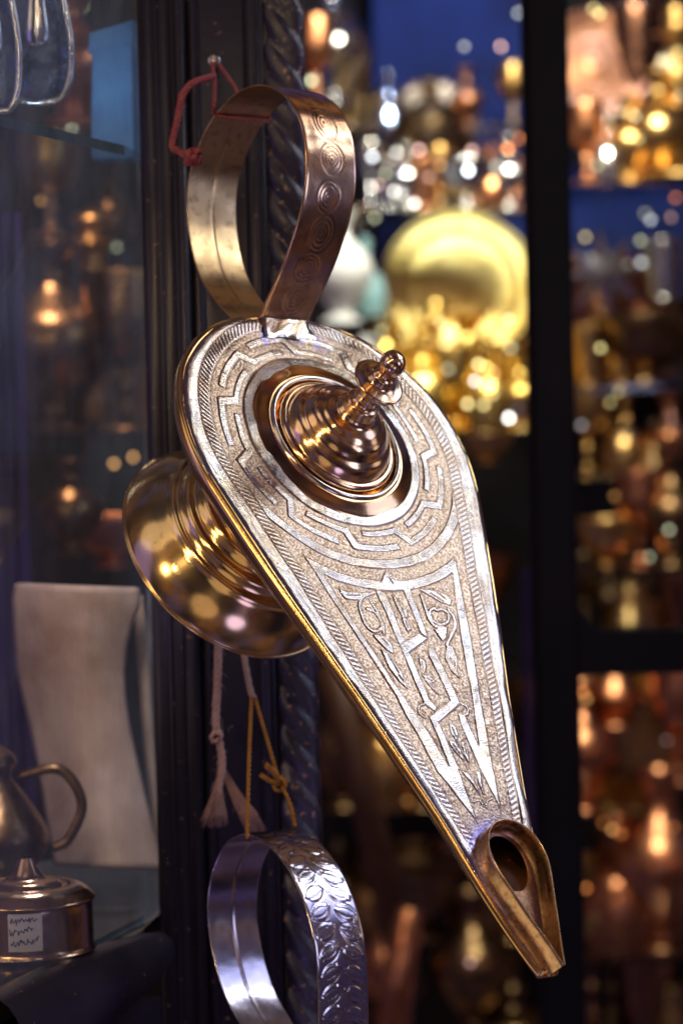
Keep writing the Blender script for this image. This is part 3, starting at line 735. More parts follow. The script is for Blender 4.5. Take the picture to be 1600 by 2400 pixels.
under(MB().add(v, [(0, 1, 2, 3), (7, 6, 5, 4), (0, 4, 5, 1), (1, 5, 6, 2), (2, 6, 7, 3), (3, 7, 4, 0)]).build('base_board', M['grey_shelf'], None, False), cab)

# violet hanging cloth at the far left
mb = MB(); v = []; f = []; cl = at(-60, 700, 1.9)
nx = 30
for i in range(nx):
    x = cl.x + (at(52, 1200, 1.9).x - at(-60, 1200, 1.9).x) * i / (nx - 1)
    y = cl.y + .006 * math.sin(i * .9)
    for z in (zs_lo + .001, zs_up - .01): v.append((x, y, z))
for i in range(nx - 1): f.append((2 * i, 2 * i + 2, 2 * i + 3, 2 * i + 1))
o = MB().add(v, f).build('curtain', M['violet']); tag(o, 'violet hanging cloth inside the cabinet at the left edge', 'curtain')

# cream parchment panel, bent
def sheet_obj(name, path, z0, z1, mat, th=.002, topfn=None):
    P = resample(catmull(path, 8), .004)[0]; t = np.gradient(P, axis=0); t /= np.linalg.norm(t, axis=1)[:, None]; nn_ = np.stack([-t[:, 1], t[:, 0]], 1)
    return P, nn_
dC = 1.66
rows = [(1366, 48, 318), (1400, 40, 324), (1440, 42, 306), (1500, 46, 290), (1560, 50, 285), (1620, 62, 287), (1700, 82, 298), (1780, 98, 315), (1860, 112, 333), (1930, 122, 350), (2000, 135, 368), (2030, 140, 374)]
mb = MB(); v = []; f = []; nc = 24
ys = np.linspace(1366, 2030, 50)
for y in ys:
    l = np.interp(y, [r[0] for r in rows], [r[1] for r in rows]); r_ = np.interp(y, [r[0] for r in rows], [r[2] for r in rows])
    for j in range(nc):
        k = j / (nc - 1); bow = math.sin((y - 1366) / 664 * PI * 1.1) * .03
        v.append(at(l + (r_ - l) * k, y + 10 * k, dC + .02 * (1 - k) ** 2 + bow * (1 - .4 * k) - .02 * math.sin(k * PI)))
for i in range(len(ys) - 1):
    for j in range(nc - 1): a = i * nc + j; f.append((a, a + 1, a + nc + 1, a + nc))
cp = empty('parchment_panel', at(250, 2030, dC)); tag(cp, 'tall curved cream parchment panel standing inside the cabinet behind the brass pots', 'decorative panel')
o = MB().add(v, f).build('front_sheet', M['cream']); under(o, cp)
sm = o.modifiers.new('s', 'SOLIDIFY'); sm.thickness = .004
v = []; f = []
for i, y in enumerate(np.linspace(1395, 2040, 40)):
    xl = np.interp(y, [1395, 1500, 1650, 1800, 2040], [322, 326, 336, 350, 372]); w_ = np.interp(y, [1395, 1500, 2040], [14, 22, 10])
    v += [at(xl, y, dC + .05), at(xl + w_, y, dC + .045)]
    if i: k = 2 * i; f.append((k - 2, k - 1, k + 1, k))
o = MB().add(v, f).build('rear_sheet', M['cream_edge']); under(o, cp); sm = o.modifiers.new('s', 'SOLIDIFY'); sm.thickness = .003

# blue box on the upper shelf
p = at(264, 325, 1.62); bb = MB(); w_, h_, dp = .0285, .083, .03
v = [(-w_ / 2 - .001, 0, 0), (w_ / 2, 0, 0), (w_ / 2, 0, h_ + .002), (-w_ / 2 + .002, 0, h_ - .004)]; v += [(x * .98, dp, z) for x, y, z in v]
bb.add(v, [(0, 1, 2, 3), (7, 6, 5, 4), (0, 4, 5, 1), (1, 5, 6, 2), (2, 6, 7, 3), (3, 7, 4, 0)])
bx = bb.build('gift_box', M['bluebox'], None, False); bx.location = Vector((p.x, p.y, zs_up + .0005)); bx.rotation_euler = (0, 0, -.25)
blid = MB(); lv = [(-w_ / 2 - .0006, -.0007, h_ - .016), (w_ / 2 + .0012, -.0007, h_ - .012), (w_ / 2 + .0012, -.0007, h_ + .0035), (-w_ / 2 + .001, -.0007, h_ - .0028)]
lv += [(x * 1.0, dp + .0007, z) for x, y, z in lv]
blid.add(lv, [(0, 1, 2, 3), (7, 6, 5, 4), (0, 4, 5, 1), (1, 5, 6, 2), (2, 6, 7, 3), (3, 7, 4, 0)])
bl_ = blid.build('box_lid', M['bluebox'], bx, False); bl_.modifiers.new('b', 'BEVEL').width = .0006
md = bx.modifiers.new('b', 'BEVEL'); md.width = .0015; md.segments = 3
tag(bx, 'plain light blue cardboard box standing on the upper glass shelf', 'box')

# two polished pendants at the top left
def pendant(px, py, d, hgt, w, lab):
    e = empty('pendant', at(px, py, d)); tag(e, lab, 'pendant', 'polished pendants hanging in the cabinet')
    pr = catmull([(.001, 0), (w * .3, hgt * .02), (w * .44, hgt * .12), (w * .5, hgt * .3), (w * .46, hgt * .55), (w * .3, hgt * .85), (w * .12, hgt)], 6)
    mb = MB(); prof = [tuple(q) for q in pr]; mb.lathe(prof, 40); mb.v = [(x, y * .35, z) for x, y, z in mb.v]; mb.build('body', M['engraved_blue'], e)
    lp_ = [(q[0] * 1.06, 0, q[1] - .001) for q in pr]; lp2 = [(-x, y, z) for x, y, z in lp_[::-1]]
    MB().tube(lp2 + lp_, .0022, 10, False, (0, 1, 0)).build('rim', M['silver'], e)
    mb = MB(); dp_ = catmull([(.0005, 0), (w * .16, hgt * .03), (w * .2, hgt * .12), (w * .14, hgt * .35), (w * .08, hgt * .7)], 5)
    mb.lathe([tuple(q) for q in dp_], 30); mb.v = [(x, y * .6 - w * .22, z + hgt * .35) for x, y, z in mb.v]; mb.build('drop', M['silver'], e)
    MB().tube([(0, 0, hgt * .9), (0, 0, hgt + .08)], .0012, 8).build('hanger', M['steel'], e)
pendant(95, 236, 1.52, .085, .036, 'polished pendant with a bright drop at its centre, hanging beside the blue box')
pendant(-8, 258, 1.47, .085, .026, 'polished pendant cut by the left edge of the photo, nearest the corner')

# ------------------------------------------------------------------ turned metal ware
PR = {
 'goblet': [(0, 0), (.2, 0), (.21, .03), (.07, .09), (.04, .2), (.06, .3), (.04, .4), (.16, .5), (.24, .68), (.25, 1), (.235, 1), (.22, .7), (0, .55)],
 'vase': [(0, 0), (.17, 0), (.17, .04), (.1, .1), (.2, .25), (.29, .42), (.27, .58), (.12, .75), (.08, .86), (.15, 1), (.13, 1), (.06, .86), (0, .8)],
 'candlestick': [(0, 0), (.24, 0), (.24, .04), (.12, .09), (.06, .14), (.1, .24), (.05, .3), (.05, .5), (.09, .56), (.05, .62), (.05, .8), (.14, .85), (.08, .88), (.08, 1), (0, 1)],
 'bowl': [(0, 0), (.3, 0), (.3, .08), (.2, .16), (.5, .4), (.72, .8), (.76, 1), (.73, 1), (.66, .75), (0, .3)],
 'bottle': [(0, 0), (.2, 0), (.24, .05), (.26, .3), (.2, .5), (.07, .62), (.06, .82), (.1, .84), (.05, .88), (.08, .95), (0, 1)],
 'cup': [(0, 0), (.25, 0), (.26, .05), (.3, .4), (.38, 1), (.35, 1), (.27, .4), (0, .1)],
 'bell': [(0, 0), (.42, 0), (.4, .08), (.3, .3), (.24, .55), (.12, .66), (.04, .7), (.05, .8), (.08, .9), (0, 1)],
}
WARE = {}
def ware(kind, px, py, hpx, d, mat, label, cat=None, group=None, wide=1.0, tilt=0):
    h = hpx * d / FPX; prof = catmull(PR[kind], 4); prof[:, 0] = np.clip(prof[:, 0], 0, None)
    key = (kind, mat)
    mb = MB().lathe([(r * h * wide, z * h) for r, z in prof], 36)
    nm = {'cup': 'metal_cup', 'bowl': 'metal_bowl', 'bell': 'metal_bell'}.get(kind, kind)
    o = mb.build(nm, M[mat]); o.location = at(px, py, d); o.rotation_euler = (0, tilt, random.uniform(0, 6))
    tag(o, label, cat or kind, group); return o
def pot(px, py, hpx, d, mat, label, flip=1, group=None, cat='coffee pot', wide=1.0):
    h = hpx * d / FPX; e = empty('coffee_pot', at(px, py, d)); tag(e, label, cat, group)
    pr = catmull([(0, 0), (.26, 0), (.27, .04), (.2, .1), (.34, .28), (.36, .4), (.22, .6), (.13, .7), (.16, .78)], 5)
    MB().lathe([(max(r, 0) * h * wide, z * h) for r, z in pr], 40).build('body', M[mat], e)
    pr = catmull([(.17, .78), (.15, .83), (.07, .88), (.03, .91), (.05, .95), (.0, 1)], 5)
    MB().lathe([(max(r, 0) * h * wide, z * h) for r, z in pr], 40).build('lid', M[mat], e)
    P = catmull([(.3 * flip, 0, .3), (.42 * flip, 0, .34), (.46 * flip, 0, .55), (.55 * flip, 0, .72), (.62 * flip, 0, .74)], 6) * h
    MB().tube([tuple(p) for p in P], list(np.linspace(.06, .025, len(P)) * h), 12, up=(0, 1, 0)).build('spout', M[mat], e)
    P = catmull([(-.14 * flip, 0, .7), (-.38 * flip, 0, .74), (-.5 * flip, 0, .55), (-.42 * flip, 0, .35), (-.33 * flip, 0, .3)], 6) * h
    MB().tube([tuple(p) for p in P], .03 * h, 10, up=(0, 1, 0)).build('handle', M[mat], e)
    return e
def dish(px, py, rpx, d, mat, label, nrm, cat='tray'):
    R = rpx * d / FPX; pr = catmull([(.001, .02), (.12, .03), (.14, .01), (.45, .0), (.47, .02), (.5, .0), (.74, .01), (.78, .05), (.92, .07), (.98, .1), (1.0, .09), (.97, .06), (.8, .02)], 5)
    mb = MB().lathe([(max(r, 0) * R, z * R) for r, z in pr], 90)
    o = mb.build('round_tray', M[mat]); n = Vector(nrm).normalized(); o.matrix_world = Matrix.Translation(at(px, py, d)) @ n.to_track_quat('Z', 'Y').to_matrix().to_4x4()
    tag(o, label, cat); return o

# copper pot with lid and jug on the lower shelf of the cabinet
jl = at(20, 2250, 1.56)
cpot_s = 1
pr = catmull([(0, 0), (.036, 0), (.0375, .004), (.0375, .026), (.039, .029), (.0375, .031), (.033, .035), (.027, .037), (.022, .036), (.018, .039), (.011, .041), (.007, .046), (.004, .052)], 5)
cpot = empty('lidded_pot', Vector((at(66, 2200, 1.46).x, at(66, 2200, 1.46).y, zs_lo + .001))); tag(cpot, 'round lidded brass pot carrying a white price sticker, at the bottom left', 'pot')
MB().lathe([(max(a, 0), b) for a, b in pr[:20]], 70).build('body', M['old_brass'], cpot)
MB().lathe([(max(a, 0), b) for a, b in pr[19:]], 70).build('lid', M['old_brass'], cpot)
st = empty('price_tag', Vector((0, 0, 0))); st.parent = cpot
# sticker curved on the pot's wall
v = []; f = []; Rr = .0382; nA = 10
aim = math.atan2(-1, .0)
tg = cpot.location; ang0 = -PI / 2 + (.12)
for i in range(nA):
    a = ang0 - .28 + .5 * i / (nA - 1) + .0
    for z in (.006, .027): v.append((math.cos(a) * Rr, math.sin(a) * Rr, z))
for i in range(nA - 1): f.append((2 * i, 2 * i + 2, 2 * i + 3, 2 * i + 1))
bpy.data.objects.remove(st)
stk = MB().add(v, f).build('price_sticker', M['paper'], cpot); stk['label'] = 'white price sticker with blue handwriting'
mb = MB()
for k, z0 in enumerate((.0225, .0165, .0105)):
    q = []; n = 34; x1_ = (.40, .34, .42)[k]
    for j in range(n):
        a = ang0 - .25 + x1_ * j / (n - 1) + random.uniform(-.008, .008)
        z = z0 + random.uniform(-.0022, .0022) * (.4 + .6 * (math.sin(j * .9 + k * 2) > -.2)) + .002 * j / n
        q.append((math.cos(a) * (Rr + .0002), math.sin(a) * (Rr + .0002), z))
    mb.tube(catmull(q, 3), .00022, 4)
mb.build('handwriting', M['ink'], stk)
cj = pot(30, 2010, 420, 1.6, 'bronze', 'dim brass jug with a looped handle behind the lidded pot at the bottom left', -1, cat='jug', wide=.85)
cj.name = 'brass_jug'; cj.location = Vector((at(-14, 2010, 1.60).x, at(-14, 2010, 1.60).y, zs_lo + .001))

# ------------------------------------------------------------------ the shop interior behind
wall_y = 5.6
def slab(name, px0, py0, px1, py1, d, th, mat, label=None, cat=None, kind=None):
    a, b = at(px0, py0, d), at(px1, py1, d)
    o = MB().box(((a.x + b.x) / 2, (a.y + b.y) / 2, (a.z + b.z) / 2), (abs(b.x - a.x), th, abs(a.z - b.z))).build(name, M[mat], None, False)
    md = o.modifiers.new('b', 'BEVEL'); md.width = min(.004, th * .3); md.segments = 2
    if label: tag(o, label, cat, None, kind)
    elif kind: tag(o, None, None, None, kind)
    return o
slab('wall', -1600, -900, 3200, 3300, 5.6, .1, 'dark_wall', kind='structure')
bp = slab('back_panel', 860, -500, 1245, 760, 5.3, .03, 'blue_wall', 'blue felt panel behind the gold tray and silver ware', 'panel')
bp2 = slab('back_panel', 1330, 400, 2100, 690, 5.3, .03, 'blue_wall', 'blue felt panel seen in the right-hand window', 'panel')
def gshelf(px0, px1, py, d, label, depth=.35):
    a, b = at(px0, py, d), at(px1, py, d)
    o = MB().box(((a.x + b.x) / 2, a.y + depth * .3, a.z - .005), (b.x - a.x, depth, .01)).build('glass_shelf', M['shelf_glass'], None, False)
    tag(o, label, 'shelf'); return o
gshelf(740, 1260, 492, 4.4, 'glass shelf carrying the silver cups and pots'); gshelf(740, 1260, 1010, 4.4, 'glass shelf carrying the gold vases under the gold tray')
gshelf(1330, 2000, 432, 4.4, 'upper glass shelf in the right-hand window'); gshelf(1330, 2000, 905, 4.4, 'glass shelf below the pale star in the right-hand window'); gshelf(1330, 2000, 1330, 4.4, 'lowest glass shelf above the window rail')
gshelf(740, 1260, 1900, 4.6, 'low glass shelf in the dark middle of the shop'); gshelf(1330, 2000, 2230, 4.2, 'glass shelf at the bottom of the lower right window')

# black door post and window rail at the right
post = empty('window_frame', at(1300, 2400, 2.3)); tag(post, 'black window frame post with a rounded rail crossing to the right', 'window frame')
def wbox(x0, x1, y0p, y1p, d, th, nm, mat, zr_=None):
    a, b = at(x0, 1200, d).x, at(x1, 1200, d).x; z1_, z0_ = (at(800, y0p, d).z, at(800, y1p, d).z)
    o = MB().box(((a + b) / 2, at(800, 1200, d).y, (z0_ + z1_) / 2), (b - a, th, z1_ - z0_)).build(nm, M[mat], None, False)
    md = o.modifiers.new('b', 'BEVEL'); md.width = .006; md.segments = 4; under(o, post); return o
wbox(1244, 1346, -600, 3000, 2.3, .05, 'post', 'black2')
# rail with rounded upper corner
a = at(1345, 1200, 2.3).x; b = at(1900, 1200, 2.3).x; zt_, zb_ = at(1500, 1475, 2.3).z, at(1500, 1575, 2.3).z; y_ = at(800, 1200, 2.3).y
R = .03; prof = [(a, zb_), (b, zb_), (b, zt_)] + [(a + R - R * math.sin(t_), zt_ + R - R * math.cos(t_)) for t_ in np.linspace(0, PI / 2, 12)]
v = [(x, y_ - .022, z) for x, z in prof] + [(x, y_ + .022, z) for x, z in prof]; n = len(prof)
f = [tuple(range(n)), tuple(range(2 * n - 1, n - 1, -1))] + [(i, i + n, (i + 1) % n + n, (i + 1) % n) for i in range(n)]
o = MB().add(v, f).build('rail', M['black2'], None, False); under(o, post); md = o.modifiers.new('b', 'BEVEL'); md.width = .004; md.segments = 3; md.limit_method = 'ANGLE'
blu = slab('lit_side_strip', 1222, 1330, 1252, 2050, 2.9, .03, 'violet', 'narrow violet blue strip painted in for the lit side of the black window post', 'upright')  # violet strip added as the lit left side of the post

D4 = 4.35
# silver row
row = [('goblet', 868, 150, 'silver'), ('cup', 908, 105, 'silver'), ('vase', 952, 150, 'silver'), ('cup', 990, 110, 'copper'), ('goblet', 1030, 140, 'brass'), ('bowl', 1092, 110, 'silver'), ('bottle', 1150, 150, 'copper'), ('vase', 1192, 165, 'silver'), ('candlestick', 1240, 170, 'copper')]
for i, (k, x, h, m_) in enumerate(row):
    nb = ['far left of the silver row', 'just right of the tall silver goblet', 'third in the silver row', 'between a silver vase and a brass goblet', 'beside the silver bowl', 'wide and bright, below the dark dome', 'right of the silver bowl', 'near the black post, over the tray', 'half hidden by the black post']
    ware(k, x, 490, h, D4, m_, f'{m_} {k} {nb[i]}', k)
ware('bell', 1010, 375, 200, 4.75, 'bronze', 'dark domed bronze cover with a pale top behind the silver row', 'dome', wide=1.55)
tp = at(1075, 672, 4.6); tl = at(1400, -620, 3.6)
dish(1075, 672, 182, 4.6, 'tray_gold', 'large round gold tray glowing brightly left of the black post', (CAM - tp).normalized() + (tl - tp).normalized())
dish(1015, 285, 108, 5.1, 'bronze', 'dull bronze round tray standing behind the silver row', (.0, -1, .5))
dish(1395, 150, 130, 4.9, 'copper', 'matt pinkish copper tray at the top of the right-hand window', (.1, -1, .1))
ware('vase', 800, 760, 260, 4.2, 'white_vase', 'tall white glazed vase beside the lamp handle', 'vase')
ware('bottle', 858, 745, 190, 4.3, 'teal', 'pale teal bottle between the white vase and the gold tray', 'bottle')
ware('vase', 780, 250, 300, 4.7, 'silver', 'tarnished silver vase near the top of the carved pillar', 'vase')
ware('goblet', 740, 250, 200, 4.5, 'copper', 'copper goblet close beside the top of the carved pillar', 'goblet')
ware('candlestick', 862, 1010, 220, 4.2, 'white_vase', 'white candlestick left of the gold vases', 'candlestick')
gr = [('vase', 905, 250), ('goblet', 950, 200), ('bottle', 990, 260), ('candlestick', 1025, 300), ('goblet', 1062, 190), ('vase', 1100, 270), ('bottle', 1142, 230), ('goblet', 1180, 200), ('vase', 1218, 170)]
pos = ['at the left end of the gold row', 'second in the gold row', 'third in the gold row', 'tallest, in the middle of the gold row', 'just left of the finial tip glow', 'below the centre of the gold tray', 'right of the broad gold vase', 'near the right end of the gold row', 'beside the black post at the end of the gold row']
for i, (k, x, h) in enumerate(gr):
    ware(k, x, 1008, h, 4.3 + .1 * (i % 2), 'gold', f'gold {k} {pos[i]}', k, wide=1.15)
ware('bowl', 1140, 1085, 70, 4.0, 'brass', 'dark brass bowl rim under the shelf of gold vases', 'bowl', wide=1.2)
ware('goblet', 1215, 1010, 60, 4.2, 'silver', 'small silver goblet shining beside the post', 'goblet')
# dark middle
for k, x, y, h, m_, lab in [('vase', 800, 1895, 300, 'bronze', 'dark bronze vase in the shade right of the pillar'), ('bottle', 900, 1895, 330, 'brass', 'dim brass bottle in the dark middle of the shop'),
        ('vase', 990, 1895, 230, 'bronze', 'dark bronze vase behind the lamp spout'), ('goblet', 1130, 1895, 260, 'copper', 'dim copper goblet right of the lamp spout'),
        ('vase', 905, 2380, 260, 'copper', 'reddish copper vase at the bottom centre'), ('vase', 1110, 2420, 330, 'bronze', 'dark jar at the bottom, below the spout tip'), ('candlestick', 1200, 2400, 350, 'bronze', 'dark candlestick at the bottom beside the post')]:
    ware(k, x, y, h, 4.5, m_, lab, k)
o = MB().tube([at(775, 1560, 3.6), at(860, 1900, 3.6), at(960, 2330, 3.7)], .022, 12).build('wooden_pole', M['brownwood']); tag(o, 'greyish brown wooden pole leaning in the dark middle of the shop', 'pole')
o = MB().tube([at(960, 2130, 3.5), at(930, 2300, 3.5), at(915, 2500, 3.5)], [.02, .024, .026], 14).build('copper_pipe', M['copper']); tag(o, 'reddish copper pipe at the bottom centre', 'pipe')
# right-hand window
for k, x, y, h, m_, lab in [('goblet', 1375, 430, 180, 'copper', 'copper goblet left in the upper right window'), ('bottle', 1425, 430, 170, 'silver', 'silver bottle on the upper shelf of the right window'), ('vase', 1478, 430, 200, 'brass', 'brass vase on the upper shelf of the right window'),
        ('vase', 1545, 430, 260, 'gold', 'tall golden brass vase at the right edge on the upper shelf'), ('candlestick', 1590, 420, 400, 'gold', 'tall golden brass candlestick cut by the right edge'), ('bowl', 1510, 900, 160, 'bronze', 'large dark bronze bowl right of the star'),
        ('cup', 1380, 900, 130, 'gold', 'golden brass cup on the middle shelf beside the post'), ('cup', 1455, 900, 120, 'brass', 'brass cup on the middle shelf under the star'), ('bowl', 1420, 1328, 110, 'brass', 'brass bowl on the lowest shelf beside the post'),
        ('goblet', 1500, 1328, 220, 'copper', 'copper goblet on the lowest shelf of the upper window'), ('vase', 1575, 1328, 260, 'bronze', 'dark vase on the lowest shelf at the right edge'), ('cup', 1555, 700, 130, 'silver', 'silver cup at the right edge above the bronze bowl'),
        ('vase', 1365, 1900, 300, 'copper', 'copper vase left in the lower right window'), ('bottle', 1450, 2225, 330, 'copper', 'copper bottle in the lower right window'), ('vase', 1550, 2225, 420, 'copper', 'large copper vase at the lower right edge'),
        ('bowl', 1400, 2225, 90, 'brass', 'small brass bowl at the bottom of the lower right window'), ('goblet', 1590, 1830, 260, 'copper', 'copper goblet at the right edge just under the rail')]:
    ware(k, x, y, h, 4.35, 'brass' if m_ == 'gold' else m_, lab, k)
pot(1500, 905, 200, 4.5, 'copper', 'copper coffee pot behind the bronze bowl in the right window', 1)
pot(1440, 1700, 190, 4.4, 'copper', 'copper coffee pot just under the black rail', -1)
# dim crowded goods further back
rd = random.Random(5)
kinds = ['vase', 'goblet', 'bottle', 'candlestick', 'cup', 'bowl', 'bell']
rows_ = [(760, 1250, 300, 5, 'behind the silver ware', 150), (760, 1010, 1260, 4, 'in the shade below the gold vases', 190), (760, 1060, 1560, 3, 'in the dark middle of the shop', 230), (1345, 1600, 250, 4, 'at the top of the right window', 220),
         (1345, 1600, 880, 5, 'crowded behind the star', 230), (1345, 1600, 1120, 5, 'on the dark shelf of the right window', 200), (1350, 1600, 1468, 5, 'just above the black rail', 165), (1345, 1600, 1900, 5, 'in the lower right window', 260), (1345, 1600, 2200, 5, 'at the back of the lower right window', 260), (1345, 1600, 2420, 4, 'at the bottom right corner', 200), (760, 1250, 2200, 6, 'at the bottom of the dark middle', 240)]
for x0, x1, yb, n, where, hh in rows_:
    for i in range(n):
        k = rd.choice(kinds); m_ = rd.choice(['brass', 'copper', 'bronze', 'brass', 'copper_dim', 'silver' if yb < 1000 else 'bronze'])
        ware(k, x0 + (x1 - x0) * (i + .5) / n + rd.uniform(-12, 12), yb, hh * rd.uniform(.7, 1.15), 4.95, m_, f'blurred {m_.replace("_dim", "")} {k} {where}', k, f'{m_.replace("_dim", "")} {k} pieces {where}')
    gshelf(x0 - 10, x1 + 200, yb + 3, 4.95, f'dim glass shelf {where}', .2)
# star ornament
pts = []; cst = at(1412, 640, 4.2); R = .075
for i in range(16):
    a = i * PI / 8 + .1; r_ = R if i % 2 == 0 else R * .42; pts.append((math.cos(a) * r_, 0, math.sin(a) * r_))
v = [(0, -.018, 0), (0, .012, 0)] + pts; f = [(0, 2 + i, 2 + (i + 1) % 16) for i in range(16)] + [(1, 2 + (i + 1) % 16, 2 + i) for i in range(16)]
o = MB().add(v, f).build('star_ornament', M['silver'], None, False); o.location = cst; tag(o, 'pale eight pointed metal star in the right-hand window', 'ornament')
# left cabinet far goods, seen through the glass
for k, x, y, h, m_, lab, d in [('vase', 130, 1000, 420, 'bronze', 'dark bronze vase seen through the cabinet glass', 2.6), ('bottle', 225, 1010, 520, 'brass', 'dim brass bottle seen through the cabinet glass', 2.7), ('goblet', 300, 1010, 360, 'bronze', 'dark goblet seen through the glass beside the pillar', 2.6),
        ('vase', 170, 1300, 220, 'bronze', 'low bronze vase above the parchment panel', 2.4), ('bowl', 260, 1330, 120, 'copper', 'reddish copper bowl behind the lamp foot', 2.5), ('vase', 170, 290, 300, 'copper', 'copper vase between the pendants and the blue box', 2.3), ('goblet', 120, 560, 240, 'brass', 'brass goblet high behind the cabinet glass', 2.8), ('bottle', 260, 560, 180, 'bronze', 'dark bottle high behind the cabinet glass', 2.8)]:
    ware(k, x, y, h, d, m_, lab, k, wide=1.2)

# ------------------------------------------------------------------ small glowing beads added for the glints on the shop goods
EM = {}
COLS = {'white': (1, .97, .92), 'cool': (.85, .93, 1), 'yellow': (1, .85, .35), 'amber': (1, .5, .15), 'orange': (1, .32, .08), 'pink': (1, .6, .55), 'green': (.8, .85, .55)}
def glint_bead(px, py, col, I, d=4.0, size=1.0, zone='shop'):  # glowing bead with a cap, added in place of a glint on metal
    # the strength needed for a small added bead to fill a defocused disc
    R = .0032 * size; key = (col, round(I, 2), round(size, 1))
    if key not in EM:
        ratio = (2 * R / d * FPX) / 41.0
        EM[key] = emit('glint_bead_' + col, COLS[col], .6 * I / (ratio ** 2)) if I > .45 else emit('glint_bead_' + col, COLS[col], .5 * I / (ratio ** 2)) 
    e = empty('added_glint', at(px, py, d)); nm = {'cool': 'cool white', 'green': 'pale yellow green'}.get(col, col)
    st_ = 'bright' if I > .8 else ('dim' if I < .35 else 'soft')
    tag(e, f'{st_} {nm} bead glowing out of focus in place of a metal glint {zone}', 'light bulb', f'{st_} {nm} glint beads {zone}')  # the light bulb category here holds the added glint beads
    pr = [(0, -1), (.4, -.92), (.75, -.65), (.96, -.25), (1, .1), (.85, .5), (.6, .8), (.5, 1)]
    MB().lathe([(a * R, b * R) for a, b in pr], 16).build('bead_glow', EM[key], e)
    MB().lathe([(.52 * R, .95 * R), (.55 * R, 1.0 * R), (.55 * R, 1.7 * R), (.3 * R, 1.9 * R), (0, 1.9 * R)], 12).build('bead_cap', M['black2'], e)
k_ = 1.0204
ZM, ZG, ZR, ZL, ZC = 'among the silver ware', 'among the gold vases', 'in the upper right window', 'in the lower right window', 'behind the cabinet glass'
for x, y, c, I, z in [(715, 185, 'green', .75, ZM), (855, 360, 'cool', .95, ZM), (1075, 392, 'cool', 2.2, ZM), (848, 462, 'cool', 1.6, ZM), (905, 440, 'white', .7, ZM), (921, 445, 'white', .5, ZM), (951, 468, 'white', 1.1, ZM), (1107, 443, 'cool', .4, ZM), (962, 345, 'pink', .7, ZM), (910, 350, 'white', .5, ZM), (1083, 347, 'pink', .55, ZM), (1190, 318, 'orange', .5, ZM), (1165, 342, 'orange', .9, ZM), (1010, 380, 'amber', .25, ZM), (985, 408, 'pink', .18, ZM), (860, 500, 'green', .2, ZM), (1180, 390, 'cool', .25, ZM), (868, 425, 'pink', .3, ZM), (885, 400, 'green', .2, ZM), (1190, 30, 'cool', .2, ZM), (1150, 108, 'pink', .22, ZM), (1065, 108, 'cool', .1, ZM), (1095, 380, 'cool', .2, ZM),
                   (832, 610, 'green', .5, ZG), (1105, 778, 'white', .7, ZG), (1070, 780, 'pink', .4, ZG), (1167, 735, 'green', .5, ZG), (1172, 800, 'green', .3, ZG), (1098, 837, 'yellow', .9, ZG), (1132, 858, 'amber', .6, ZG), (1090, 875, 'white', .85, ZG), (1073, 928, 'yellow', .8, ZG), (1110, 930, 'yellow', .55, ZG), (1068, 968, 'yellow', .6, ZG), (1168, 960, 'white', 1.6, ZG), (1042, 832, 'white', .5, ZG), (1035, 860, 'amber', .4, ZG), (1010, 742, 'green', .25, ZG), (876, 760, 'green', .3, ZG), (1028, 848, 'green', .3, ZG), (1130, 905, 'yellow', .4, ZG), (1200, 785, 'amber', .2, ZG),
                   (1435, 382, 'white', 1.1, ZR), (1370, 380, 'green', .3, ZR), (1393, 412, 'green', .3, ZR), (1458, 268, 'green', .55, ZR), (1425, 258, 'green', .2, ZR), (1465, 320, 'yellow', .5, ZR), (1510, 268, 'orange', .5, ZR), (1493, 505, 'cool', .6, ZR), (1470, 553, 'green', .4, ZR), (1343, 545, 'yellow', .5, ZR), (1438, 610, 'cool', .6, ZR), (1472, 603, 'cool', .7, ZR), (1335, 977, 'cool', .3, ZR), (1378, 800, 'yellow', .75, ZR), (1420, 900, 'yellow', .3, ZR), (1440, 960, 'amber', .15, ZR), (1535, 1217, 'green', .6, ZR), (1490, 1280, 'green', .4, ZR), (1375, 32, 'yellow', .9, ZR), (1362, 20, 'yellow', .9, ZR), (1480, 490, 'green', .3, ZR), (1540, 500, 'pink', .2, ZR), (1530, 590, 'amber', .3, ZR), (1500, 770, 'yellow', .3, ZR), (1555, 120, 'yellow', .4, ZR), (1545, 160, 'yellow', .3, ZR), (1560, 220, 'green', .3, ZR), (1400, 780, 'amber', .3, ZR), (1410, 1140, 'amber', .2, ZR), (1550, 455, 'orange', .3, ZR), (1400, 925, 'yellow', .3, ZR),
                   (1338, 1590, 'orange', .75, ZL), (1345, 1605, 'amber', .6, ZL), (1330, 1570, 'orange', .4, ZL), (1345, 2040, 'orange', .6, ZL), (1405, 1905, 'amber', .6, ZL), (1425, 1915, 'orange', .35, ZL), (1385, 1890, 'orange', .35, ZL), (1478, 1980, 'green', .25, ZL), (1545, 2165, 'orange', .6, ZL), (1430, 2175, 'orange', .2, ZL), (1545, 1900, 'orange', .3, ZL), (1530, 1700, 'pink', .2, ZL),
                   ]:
    glint_bead(x * k_, y * k_, c, I * (.48 if z in (ZR, ZL) else .9), (3.7, 4.05, 4.4)[int(x + y) % 3], 1.15, z)
for x, y, c, I in [(190, 15, 'green', .3), (185, 182, 'green', .35), (165, 298, 'green', .5), (190, 140, 'green', .15), (280, 802, 'yellow', 1.0), (312, 805, 'amber', .35), (245, 830, 'amber', .3), (262, 1065, 'amber', .55), (306, 1050, 'amber', .5), (232, 1293, 'pink', .7), (95, 460, 'amber', .25), (268, 568, 'green', .22), (190, 610, 'amber', .25), (215, 600, 'amber', .15), (130, 335, 'green', .12), (185, 965, 'amber', .15)]:
    glint_bead(x * k_, y * k_, c, I, 3.4, .95, ZC)
